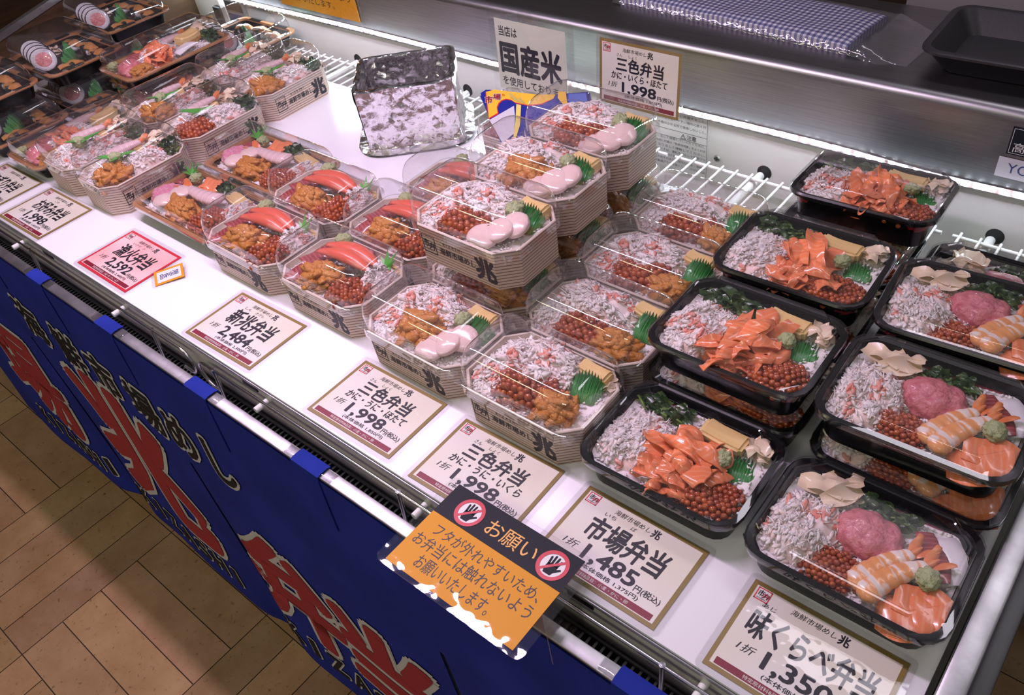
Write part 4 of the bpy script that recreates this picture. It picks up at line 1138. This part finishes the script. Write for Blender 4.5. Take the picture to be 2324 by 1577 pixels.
# ------------------------------------------------------------------ price cards
def card_meshes(key, title, ruby, price, base, items, sub=None, red=False, wide=False):
    W_, H_ = .148, .102
    X = lambda u: (u - .5) * W_
    Y = lambda v: (.5 - v) * H_
    pa = MB(); e = .0046
    pa.box(-W_ / 2, W_ / 2, -H_ / 2, H_ / 2, 0, .0004, 0)
    rect(pa, -W_ / 2 + e, W_ / 2 - e, -H_ / 2 + e, H_ / 2 - e, .0005, 1)
    rect(pa, X(.055), X(.945), Y(.945), Y(.875), .0006, 2)
    le = MB(); z = .0007
    put(le, '海鮮市場めし', X(.29), X(.585), Y(.155), Y(.090), z, 0, 0, .15); put(le, '兆', X(.60), X(.665), Y(.175), Y(.075), z, 0, .03)
    for (s, u0, u1) in ruby: put(le, s, X(u0), X(u1), Y(.225), Y(.178), z, 0, 0, .1)
    if sub:
        put(le, title, X(.215), X(.80), Y(.445), Y(.235), z, 0, .026, .06); put(le, sub, X(.155), X(.85), Y(.575), Y(.465), z, 0, .022, .12)
        p0, p1 = .775, .610
    else:
        a, b = (.10, .90) if wide else (.195, .825)
        put(le, title, X(a), X(b), Y(.545), Y(.255), z, 0, .026, .06)
        p0, p1 = .775, .590
    put(le, '1折', X(.115), X(.235), Y(.715), Y(.625), z, 0, 0, .2)
    put(le, price, X(.295), X(.715), Y(p0 + (.012 if ',' in price else 0)), Y(p1), z, 0, .026)
    put(le, '円(税込)', X(.735), X(.935), Y(.785), Y(.700), z, 0, .014)
    put(le, '(本体価格 ' + base + '円)', X(.33), X(.80), Y(.855), Y(.795), z, 0, .008)
    put(le, items, X(.24), X(.76), Y(.932), Y(.890), .0008, 1, 0)
    lo = MB(); x0, x1, y0, y1 = X(.045), X(.140), Y(.185), Y(.055); t = .0010
    rect(lo, x0, x1, y0, y1, .0007, 0)
    for q in ((x0, x1, y0, y0 + t), (x0, x1, y1 - t, y1), (x0, x0 + t, y0, y1), (x1 - t, x1, y0, y1)): rect(lo, q[0], q[1], q[2], q[3], .0009, 1)
    put(lo, '市', x0 + .0022, x0 + .0078, y0 + .0046, y1 - .0020, .0010, 2, .015, .1); put(lo, '弁', x0 + .0064, x1 - .0004, y0 + .0036, y1 - .0036, .0011, 1, .015, .1); put(lo, '弁', x0 + .0070, x1 + .0002, y0 + .0034, y1 - .0038, .0012, 2, -.005, .1)
    put(lo, 'ICHIBEN', x0 + .0022, x1 - .0022, y0 + .0016, y0 + .0030, .0010, 2)
    la = MB(); R = [rr(W_ + .012, H_ + .012, .006, -.0002), rr(W_ + .012, H_ + .012, .006, .0014)]
    la.loft(R, True, True)
    return (pa.mesh('paper', ['card_red' if red else 'card_gold', 'card_pink' if red else 'card_cream', 'bar_maroon'], 30), le.mesh('lettering', ['ink', 'card_cream'], 180), lo.mesh('logo', ['paper_white', 'logo_red', 'ink'], 180), la.mesh('laminate_pouch', ['laminate'], 30))
def card(key, lab, x, y, z=.0006, th=0.0, parent_T=None, **k):
    t = thing('price_card', lab, 'price card', (x, y, z), th, 'bento price cards')
    pa, le, lo, la = card_meshes(key, **k)
    obj('paper', pa, t); obj('lettering', le, t); obj('logo', lo, t); obj('laminate_pouch', la, t, label='clear laminate pouch')
    return t
I8 = '特定原材料8品目：小麦・かに・卵'
card('Z', 'cream price card cut by the left edge of the picture', -1.050, -.004, th=.02, title='にぎり弁当', ruby=[], price='1,998', base='1,850', items=I8)
card('A', 'gold bordered price card 1,998 yen second from the left end', -.867, -.004, th=.016, title='お好み弁当', ruby=[('この', .38, .46)], price='1,998', base='1,850', items='特定原材料8品目：小麦・かに')
card('B', 'red bordered pink price card 2,592 yen', -.588, 0, th=0, title='漁火弁当', ruby=[('いさり', .26, .40), ('び', .46, .49)], price='2,592', base='2,400', items='特定原材料7品目：小麦・卵・かに・えび', red=True)
card('C', 'gold bordered price card 2,484 yen', -.273, 0, th=.022, title='新兆弁当', ruby=[('しん', .24, .33), ('きざし', .40, .53)], price='2,484', base='2,300', items=I8)
card('D', 'gold bordered price card 1,998 yen in front of the urchin and scallop bento', 0, 0, th=.013, title='三色弁当', ruby=[('さん', .22, .29), ('しょく', .37, .47)], price='1,998', base='1,850', items=I8, sub='かに・うに・ほたて')
card('E', 'gold bordered price card 1,998 yen partly under the hand notice', .184, -.0025, th=.017, title='三色弁当', ruby=[('さん', .22, .29), ('しょく', .37, .47)], price='1,998', base='1,850', items=I8, sub='かに・うに・いくら')
card('F', 'gold bordered price card 1,485 yen', .3655, -.002, th=-.004, title='市場弁当', ruby=[('いち', .24, .33), ('ば', .46, .50)], price='1,485', base='1,375', items=I8)
card('G', 'gold bordered price card 1,350 yen by the right end', .565, -.0025, th=.004, title='味くらべ弁当', ruby=[('あじ', .12, .21)], price='1,350', base='1,250', items=I8, wide=True)
# the card standing at the back in a clear holder
t = card('H', 'gold bordered price card 1,998 yen standing at the back before the steel ledge', -.030, .636, .148, title='三色弁当', ruby=[('さん', .22, .29), ('しょく', .37, .47)], price='1,998', base='1,850', items=I8, sub='かに・いくら・ほたて')
t.rotation_euler = (PI / 2 - .10, 0, .0)
mb = MB(); mb.box(-.03, .03, -.150, -.05, -.0022, -.0008, 0); mb.box(-.03, .03, -.150, -.1485, -.035, -.0008, 0); obj('holder', mb.mesh('holder', ['acrylic'], 30), t, label='clear plastic holder')
# limited item tag
t = thing('limited_item_tag', 'small yellow bordered tag leaning on the red price card', 'tag', (-.487, .012, .0035), .0)
t.rotation_euler = (.06, .10, -.52)
mb = MB(); mb.box(-.017, .017, -.0225, .0225, 0, .0005, 0); rect(mb, -.0125, .0125, -.0185, .0185, .0006, 1); obj('paper', mb.mesh('paper', ['notice_yellow', 'paper_white'], 30), t)
mb = MB()
for i, ch in enumerate('限定品'): put(mb, ch, -.0055, .0055, .0050 - .0095 * i, .0145 - .0095 * i, .0007, 0, .012)
obj('lettering', mb.mesh('lettering', ['ink_navy'], 180), t)
mb = MB(); mb.loft([rr(.042, .054, .003, -.0002), rr(.042, .054, .003, .0011)], True, True); obj('laminate_pouch', mb.mesh('laminate_pouch', ['laminate'], 30), t)

# hand notice lying over the front rim on its acrylic stand
t = thing('hand_notice', 'black and yellow laminated notice with crossed out hands jutting over the front rim', 'notice', (.273, -.099, .030))
t.rotation_euler = (0, 0, 0)
mb = MB(); mb.box(-.0835, .0835, -.055, .055, 0, .0005, 0); rect(mb, -.0835, .0835, .0145, .055, .0006, 1); obj('paper', mb.mesh('paper', ['notice_yellow', 'notice_black'], 30), t)
mb = MB(); put(mb, 'お願い', -.0235, .0400, .0235, .0425, .0007, 0, .003)
put(mb, 'フタが外れやすいため、', -.0660, .0720, -.0075, .0070, .0007, 1, .0); put(mb, 'お弁当には触れないよう', -.0770, .0750, -.0260, -.0105, .0007, 1, .0); put(mb, 'お願いいたします。', -.0560, .0400, -.0455, -.0300, .0007, 1, .0)
obj('lettering', mb.mesh('lettering', ['notice_orange', 'ink'], 180), t)
for sx, cx in ((-1, -.0490), (1, .0600)):
    mb = MB(); cy = .0335
    poly(mb, [(cx + .0165 * math.cos(2 * PI * k / 32), cy + .0165 * math.sin(2 * PI * k / 32)) for k in range(32)], .0008, 1)
    ringp(mb, cx, cy, .0128, .0168, .0012, 0)
    # open hand: palm, four fingers of different length and a thumb
    poly(mb, [(cx + p[0], cy + p[1]) for p in ((-.0045, -.0105), (.0040, -.0105), (.0062, -.0040), (.0060, .0010), (-.0060, .0010), (-.0062, -.0050))], .0009, 2)
    for fx, h_, a in ((-.0048, .0082, .16), (-.0017, .0105, .05), (.0015, .0100, -.05), (.0046, .0078, -.18)):
        T = Matrix.Translation((cx + fx, cy + .0005, .0009)) @ Matrix.Rotation(a, 4, 'Z')
        poly(mb, [(-.0013, -.001), (.0013, -.001), (.0012, h_ - .001), (.0006, h_), (-.0006, h_), (-.0012, h_ - .001)], 0, 2, T)
    T = Matrix.Translation((cx + .0048, cy - .0050, .00092)) @ Matrix.Rotation(-.85, 4, 'Z'); poly(mb, [(-.0016, -.002), (.0016, -.002), (.0012, .0072), (-.0010, .0072)], 0, 2, T)
    T = Matrix.Translation((cx, cy, .0011)) @ Matrix.Rotation(-.80, 4, 'Z'); poly(mb, [(-.0014, -.014), (.0014, -.014), (.0014, .014), (-.0014, .014)], 0, 0, T)
    obj('no_touch_symbol', mb.mesh('no_touch_symbol', ['card_red', 'paper_white', 'notice_black'], 180), t)
mb = MB(); mb.loft([rr(.190, .121, .008, -.0004), rr(.190, .121, .008, .0016)], True, True); obj('laminate_pouch', mb.mesh('laminate_pouch', ['laminate'], 30), t)
mb = MB(); mb.box(.0825, .0840, -.012, .055, -.105, -.0008, 0); mb.box(-.0840, -.0825, -.012, .055, -.029, -.0008, 0); mb.box(-.084, .084, .030, .055, -.0024, -.0008, 0); obj('stand', mb.mesh('stand', ['acrylic'], 30), t, label='clear acrylic stand')

# domestic rice sign
t = thing('rice_sign', 'pale sign with large black characters about domestic rice standing behind the foil box', 'sign', (-.262, .650, .126))
t.rotation_euler = (PI / 2 - .06, 0, 0)
mb = MB(); mb.box(-.0755, .0785, -.062, .062, 0, .0006, 0)
put(mb, '当店は', -.067, -.026, .034, .051, .0008, 1, .012); put(mb, '国産米', -.067, .067, -.030, .024, .0008, 1, .035); put(mb, 'を使用しております。', -.067, .082, -.053, -.037, .0008, 1, .010)
obj('paper', mb.mesh('paper', ['paper_green', 'ink'], 30), t)
mb = MB(); mb.box(-.088, .095, -.126, .075, -.0012, .0014, 0); mb.box(-.02, .008, .066, .080, -.0016, .0018, 0); obj('sleeve', mb.mesh('sleeve', ['acrylic'], 30), t, label='clear plastic sleeve')

# two yellow notices hung at the back, cut by the top of the picture
def ynotice(lab, loc, rz, w_, h_, txt):
    t = thing('yellow_notice', lab, 'notice', loc, 0); t.rotation_euler = (PI / 2, 0, rz)
    mb = MB(); mb.box(-w_ / 2, w_ / 2, 0, h_, 0, .0006, 0); rect(mb, -w_ / 2, w_ / 2, h_ * .66, h_, .0007, 2)
    for i, s in enumerate(txt): put(mb, s, -w_ * .40, w_ * (.22 if i == 0 else .44), .016 + .022 * i, .031 + .022 * i, .0008, 1)
    obj('paper', mb.mesh('paper', ['notice_yellow', 'ink', 'notice_black'], 30), t)
    mb = MB(); mb.loft([rr(w_ + .02, h_ + .02, .008, -.001), rr(w_ + .02, h_ + .02, .008, .0016)], True, True, 0)
    for i, v in enumerate(mb.v): mb.v[i] = (v[0], v[1] + h_ / 2, v[2])
    obj('laminate_pouch', mb.mesh('laminate_pouch', ['laminate'], 30), t)
ynotice('yellow notice taped to the steel ledge above the LED tape', (-.922, .7135, .0835), 0.0, .270, .190, ('お願いいたします。', 'お弁当には触れないよう', 'フタが外れやすいため、'))
ynotice('yellow notice leaning in the far left corner of the case', (-1.375, .640, .085), .35, .150, .105, ('お願いいたします。', 'お弁当には触れないよう'))

# ------------------------------------------------------------------ foil covered box
def foil_box():
    t = thing('foil_box', 'open box covered with crumpled aluminium foil standing on the deck', 'foil box', (-.465, .540, 0), math.radians(43.5))
    def wr(p, a):
        return a * (noise.noise(Vector(p) * 22) * .9 + abs(noise.noise(Vector(p) * 46 + Vector((3, 1, 9)))) * .9 + .35 * noise.noise(Vector(p) * 95))
    mb = MB(); Wt, Dt, H = .176, .146, .118
    def wall(sgn, outer):
        o = 0.0 if outer else -.006
        def pt(q, z):       # perimeter position q in 0..4
            k = int(q) % 4; f = q - int(q); fl = 1.0 + (.10 * max(0, (.022 - z) / .022) ** 2 if outer else 0) - .03 * (1 - z / H)
            w2, d2 = (Wt / 2 + o) * fl, (Dt / 2 + o) * fl
            c = ((-w2, -d2), (w2, -d2), (w2, d2), (-w2, d2)); a, b = c[k], c[(k + 1) % 4]
            x, y = a[0] + (b[0] - a[0]) * f, a[1] + (b[1] - a[1]) * f
            rad = math.hypot(x / w2, y / d2)
            if rad > 1.27: x, y = x * (1 - (rad - 1.27) * .18), y * (1 - (rad - 1.27) * .18)
            n = Vector(((0, -1, 0), (1, 0, 0), (0, 1, 0), (-1, 0, 0))[k])
            d = wr((x, y, z), .0042)
            return Vector((x, y, z)) + n * d * (1 if outer else -1)
        return pt
    po, pi_ = wall(1, True), wall(1, False); nu, nv = 200, 40
    mb.grid(lambda u, v: po(u * 3.9999, H * v + .004 * v * noise.noise(Vector((u * 18, 0, 4)))), nu, nv, 0, uv=False)
    mb.grid(lambda u, v: pi_((1 - u) * 3.9999, .012 + (H - .012) * v + .004 * v * noise.noise(Vector(((1 - u) * 18, 0, 4)))), nu, nv, 0, uv=False)
    mb.grid(lambda u, v: (po(u * 3.9999, H + .004 * noise.noise(Vector((u * 18, 0, 4)))) * (1 - v) + pi_(u * 3.9999, H + .004 * noise.noise(Vector((u * 18, 0, 4)))) * v) + Vector((0, 0, .0022 * math.sin(v * PI))), nu, 3, 0, uv=False)
    mb.grid(lambda u, v: Vector(((u - .5) * (Wt - .012) * .97, (v - .5) * (Dt - .012) * .97, .012 + .002 * noise.noise(Vector((u * 20, v * 20, 1))))), 20, 16, 0, uv=False)
    obj('body', mb.mesh('body', ['foil'], 180), t)
    mb = MB(); mb.loft([rr(Wt + .030, Dt + .034, .05, .0005, 8), rr(Wt + .038, Dt + .040, .05, .006, 8), rr(Wt + .022, Dt + .024, .05, .0075, 8)], True, True); obj('base_plate', mb.mesh('base_plate', ['foil'], 60), t)
foil_box()

# ------------------------------------------------------------------ blue and yellow paper pack on a wooden box
t = thing('paper_pack', 'blue and yellow wrapped pack with red characters lying inclined beside the foil box', 'pack', (-.188, .520, .0))
_L, _R, _B = Vector((-.297, .548, .105)), Vector((-.070, .569, .150)), Vector((-.121, .433, .070)); _o = Vector((-.188, .520, 0))
_n = (_R - _L).cross(_B - _L).normalized(); _n = _n if _n.z > 0 else -_n
def pk(u, v, h=0.0):       # drawing units on the face of the pack: u to the right, v downwards
    a = (u - v * 90 / 183) / (260 + 7 * 90 / 183); b = (v + 7 * a) / 183
    return _L + (_R - _L) * a + (_B - _L) * b + _n * h - _o
out = [(0, 0), (20, -14), (140, 2), (255, -8), (252, 26), (150, 110), (96, 172), (88, 178), (52, 122), (28, 70)]
bm = bmesh.new(); n = len(out)
top = [bm.verts.new(pk(p[0], p[1])) for p in out]; bot = [bm.verts.new(pk(p[0] * .94 + 6, p[1] * .90 + 4, -.024)) for p in out]
bm.faces.new(top); bm.faces.new(bot[::-1])
for i in range(n): bm.faces.new((top[i], bot[i], bot[(i + 1) % n], top[(i + 1) % n]))
bmesh.ops.recalc_face_normals(bm, faces=bm.faces[:]); bmesh.ops.bevel(bm, geom=bm.edges[:], offset=.0035, segments=2, affect='EDGES')
m2 = MB(); m2.bm(bm); obj('wrapper', m2.mesh('wrapper', ['pack_blue'], 50), t)
mb = MB()
def pp(pts, h, mi): mb.add([pk(p[0], p[1], h) for p in pts], [tuple(range(len(pts)))], mi)
arc = [(47, 50), (46, 36), (50, 26), (57, 19), (68, 15), (80, 17), (90, 24)]
for (g, mi, h) in ((2.2, 1, .0002), (0, 0, .0005)):
    pp([(20 - g, -3), (27 - g * .6, 64 + g * 1.4), (48 + g, 51 + g)] + [(p[0] + g * .8, p[1] + g * .8) for p in arc[1:4]] + [(60, -6), (40, -9)], h, mi)
    pp([(60, -6)] + [(p[0] + g * .4, p[1] + g * .8) for p in arc[3:]] + [(120, 30 + g), (150, 26 + g), (176, 14), (182, 3), (140, 4)], h, mi)
pp([(210, 3), (246, 0), (248, 20), (226, 28), (208, 20)], .0006, 4); pp([(188, -4), (204, -3), (206, 24), (198, 30), (186, 12)], .0006, 0)
def ptxt(ch, u0, u1, v0, v1, h, mi):
    m3 = MB(); put(m3, ch, u0, u1, -v1, -v0, 0, 0, .05 if mi == 2 else .015, .08)
    mb.add([pk(p[0], -p[1], h) for p in m3.v], m3.f, mi)
ptxt('市', 17.5, 37, 8, 28, .0009, 2); ptxt('場', 37, 57, 2.5, 18, .0009, 2); ptxt('市', 18.5, 36, 9, 27, .0012, 1); ptxt('場', 38, 56, 3.5, 17, .0012, 1)
m3 = MB(); ringp(m3, 62.5, -5.5, 1.6, 2.8, 0, 0, 14); mb.add([pk(p[0], -p[1], .0010) for p in m3.v], m3.f, 1)
pp([(28.6, 69), (87, 32.5), (89, 60), (86, 100), (59, 125)], .0008, 2); pp([(93, 28), (104, 31), (100, 80), (90, 112), (84, 110), (90, 70)], .0011, 3)
obj('print', mb.mesh('print', ['pack_yellow', 'pack_red', 'label_white', 'ribbon_yellow', 'pack_light_blue'], 180), t)
mb = MB(); mb.add([pk(92, 22, .001), pk(80, 12, .010), pk(88, 10, .012), pk(98, 20, .004), pk(108, 20, .010), pk(114, 28, .001)], [(0, 1, 2, 3), (0, 3, 4, 5)], 0); obj('ribbon_knot', mb.mesh('ribbon_knot', ['ribbon_yellow'], 40), t)

# ------------------------------------------------------------------ things on the steel ledge
t = thing('black_tray', 'empty black foam tray on the steel ledge', 'tray', (.462, .845, .178), .03)
mb = MB(); a, b = .255, .175
mb.loft([rr(a - .06, b - .055, .018, 0, 6), rr(a - .012, b - .012, .026, .029, 6), rr(a, b, .030, .0315, 6), rr(a, b, .030, .0345, 6), rr(a - .004, b - .004, .029, .036, 6), rr(a - .020, b - .020, .022, .0355, 6), rr(a - .024, b - .024, .021, .033, 6), rr(a - .066, b - .060, .016, .006, 6)], True, True)
obj('body', mb.mesh('body', ['tray_empty'], 40), t)
t = thing('gingham_cloth', 'folded navy and white gingham cloth in a clear bag on the steel ledge', 'cloth', (.028, .862, .1775), -.075)
mb = MB()
def gc(u, v):
    x, y = (u - .5) * .420, (v - .5) * .125
    return x, y
mb.grid(lambda u, v: Vector((gc(u, v)[0], gc(u, v)[1], .0155 + .0022 * noise.noise(Vector((u * 7, v * 3, 2))) - .004 * max(0, abs(2 * v - 1) ** 8) - .003 * abs(2 * u - 1) ** 20)), 60, 20, 0, uv=False)
for (p, q) in (((0, 0), (1, 0)), ((1, 0), (1, 1)), ((1, 1), (0, 1)), ((0, 1), (0, 0))):
    def sd(u, v, p=p, q=q):
        U_, V_ = p[0] + (q[0] - p[0]) * u, p[1] + (q[1] - p[1]) * u; x, y = gc(U_, V_); z = .0155 + .0022 * noise.noise(Vector((U_ * 7, V_ * 3, 2))) - .004 - (.003 if p[0] == q[0] else .003 * abs(2 * U_ - 1) ** 20)
        if p[0] == q[0]: z = .0155 + .0022 * noise.noise(Vector((U_ * 7, V_ * 3, 2))) - .004 * abs(2 * V_ - 1) ** 8 - .003
        return Vector((x, y, z * v))
    mb.grid(sd, 40, 3, 0, uv=False)
obj('cloth', mb.mesh('cloth', ['gingham'], 40), t)
mb = MB(); mb.grid(lambda u, v: Vector(((u - .5) * .52 + .040, (v - .5) * .148, (.0185 if u < .87 else max(.0012, .0185 - (u - .87) * .19)) - .016 * max(abs(2 * v - 1) ** 14, abs(2 * u - 1) ** 40 if u < .5 else 0) + .0012 * noise.noise(Vector((u * 22, v * 9, 5))))), 90, 24, 0, uv=False)
obj('bag', mb.mesh('bag', ['wrap_clear'], 180), t, label='clear plastic bag')

# ------------------------------------------------------------------ the bentos
G3 = 'three colour bentos in wooden boxes'; GR = 'crab leg bentos in wooden boxes'; GS = 'bentos turned sideways in wooden boxes'; GM = 'salmon bentos in black boxes'; GT = 'shrimp bentos in black boxes'
# right column of wooden boxes, front to back
wood('front wooden bento of crab, roe and urchin behind the notice covered price card', .183, .1085, 0, 0, three('roe', 'uni'), G3)
wood('second wooden bento of the right column, with crab, roe and urchin', .181, .2285, 0, 0, three('roe', 'uni'), G3)
wood('third wooden bento of the right column, with crab, roe and urchin', .179, .3485, 0, 0, three('roe', 'uni'), G3)
wood('rearmost wooden bento of the right column, near the white wire shelf', .178, .469, 0, 0, three('roe', 'uni'), G3)
# centre stack
wood('single layer wooden bento of crab, urchin and scallops behind its 1,998 price card', .006, .114, 0, 0, three('uni', 'scallop'), G3)
wood('lower wooden bento under the front stacked roe and scallop bento', .004, .2345, 0, 0, three('roe', 'uni'), G3)
wood('lower wooden bento under the middle stacked urchin and scallop bento', .003, .355, 0, 0, three('roe', 'uni'), G3)
wood('lower wooden bento under the rear stacked roe and scallop bento', .003, .475, 0, 0, three('roe', 'uni'), G3)
wood('front top stacked wooden bento of crab, salmon roe and scallops', .014, .2250, .1005, 0, three('roe', 'scallop'), G3)
wood('middle top stacked wooden bento of crab, urchin and scallops', .005, .3445, .1005, 0, three('uni', 'scallop'), G3)
wood('rear top stacked wooden bento of crab, roe and scallops below the standing price card', .004, .4645, .1005, 0, three('roe', 'scallop'), G3)
# crab leg boxes
wood('front wooden bento with crab legs at the left, behind the 2,484 price card', -.3645, .1230, 0, 0, royal(), GR)
wood('front wooden bento with crab legs at the right, beside the urchin and scallop bento', -.186, .1255, 0, 0, royal(1), GR)
wood('wooden bento with crab legs behind the left front crab leg bento', -.362, .2455, 0, 0, royal(2), GR)
wood('wooden bento with crab legs beside the stacked roe and scallop bento', -.183, .2475, 0, 0, royal(3), GR)
wood('wooden bento of tuna and crab legs in front of the foil box', -.183, .3700, 0, 0, royal(4), GR)
wood('wooden bento carrying the blue and yellow wrapped pack', -.200, .566, 0, 0, royal(5), GR)
# sashimi trays
gold('sashimi tray with pink fish floss behind the red price card', -.573, .143, 0, 0, fishing, 'sashimi trays')
gold('sashimi tray with pink fish floss and spinach in front of the open deck', -.572, .287, 0, 0, fishing, 'sashimi trays')
# boxes turned sideways at the left
wood('sideways wooden bento with urchin, wasabi and dark greens above the empty deck front', -.772, .1420, 0, PI / 2, side('a'), GS)
wood('sideways wooden bento with crab and a green leaf behind the left price cards', -.896, .1400, 0, PI / 2, side('c'), GS)
wood('sideways wooden bento with salmon roe at its near end', -.787, .3180, 0, PI / 2, side('b'), GS)
wood('sideways wooden bento with urchin left of the roe one', -.910, .3200, 0, PI / 2, side('a'), GS)
wood('sideways wooden bento with urchin and wasabi on a leaf by the wire shelf', -.803, .4940, 0, PI / 2, side('a'), GS)
wood('sideways wooden bento with pink ginger by the back panel', -.926, .4960, 0, PI / 2, side('c'), GS)
gold('assorted sashimi tray at the left behind the cut off price card', -1.030, .166, 0, PI / 2, assorted, 'sashimi trays')
gold('lower assorted tray under the minced tuna tray', -1.052, .412, 0, PI / 2, assorted, 'sashimi trays')
gold('assorted tray with minced tuna and omelette stacked on another tray', -1.046, .404, .0665, PI / 2, assorted, 'sashimi trays')
# sushi roll trays at the far left
sushi('lower sushi tray under the nearest roll tray at the left edge', -1.236, .120, 0, 0, rolls, 'sushi roll trays')
sushi('sushi roll tray with eel cut by the left edge of the picture', -1.262, .108, .0735, 0, lambda t: rolls(t, 4, -.02), 'sushi roll trays')
sushi('lower sushi tray under the middle roll tray', -1.225, .298, 0, 0, rolls, 'sushi roll trays')
sushi('middle sushi roll tray with four pink rolls beside the brown end panel', -1.250, .288, .0735, 0, rolls, 'sushi roll trays')
sushi('lower sushi tray under the rearmost roll tray', -1.352, .474, 0, 0, rolls, 'sushi roll trays')
sushi('rearmost stacked sushi roll tray in the left corner', -1.352, .468, .0735, 0, rolls, 'sushi roll trays')
sushi('sushi roll tray with eel under the back panel', -1.125, .627, 0, 0, rolls, 'sushi roll trays')
# black boxes
black('front black bento of crab and salmon behind the 1,485 price card', .3635, .1180, 0, .018, market, GM)
black('lower black bento under the second salmon bento', .360, .2580, 0, 0, market, GM)
black('top black bento of salmon with omelette, second from the front', .3615, .2560, .0572, .012, market, GM)
black('lower black bento under the glare covered salmon bento', .356, .3985, 0, 0, market, GM)
black('top black bento of salmon with a white glare on its lid', .3540, .4120, .0572, .030, market, GM)
black('lower black bento half hidden under the rearmost salmon bento', .353, .5385, 0, 0, market, GM)
t = black('rearmost top black bento of bright orange salmon below the LED tape', .3660, .5880, .0600, .045, market, GM)
t.rotation_euler = (-.085, 0, .045)
black('front black bento of shrimp and minced tuna behind the 1,350 price card', .5605, .1150, 0, .010, tasting, GT)
black('lower black bento under the second shrimp bento', .5620, .2540, 0, 0, tasting, GT)
black('top black bento of shrimp and minced tuna, second from the front', .5570, .2580, .0572, .030, tasting, GT)
black('lower black bento under the third shrimp bento', .556, .3950, 0, 0, tasting, GT)
black('top black bento of shrimp, third from the front at the right edge', .5520, .4130, .0572, .075, tasting, GT)
black('rearmost black bento with ginger and greens below the wire shelf', .5520, .5360, 0, .01, tasting, GT)
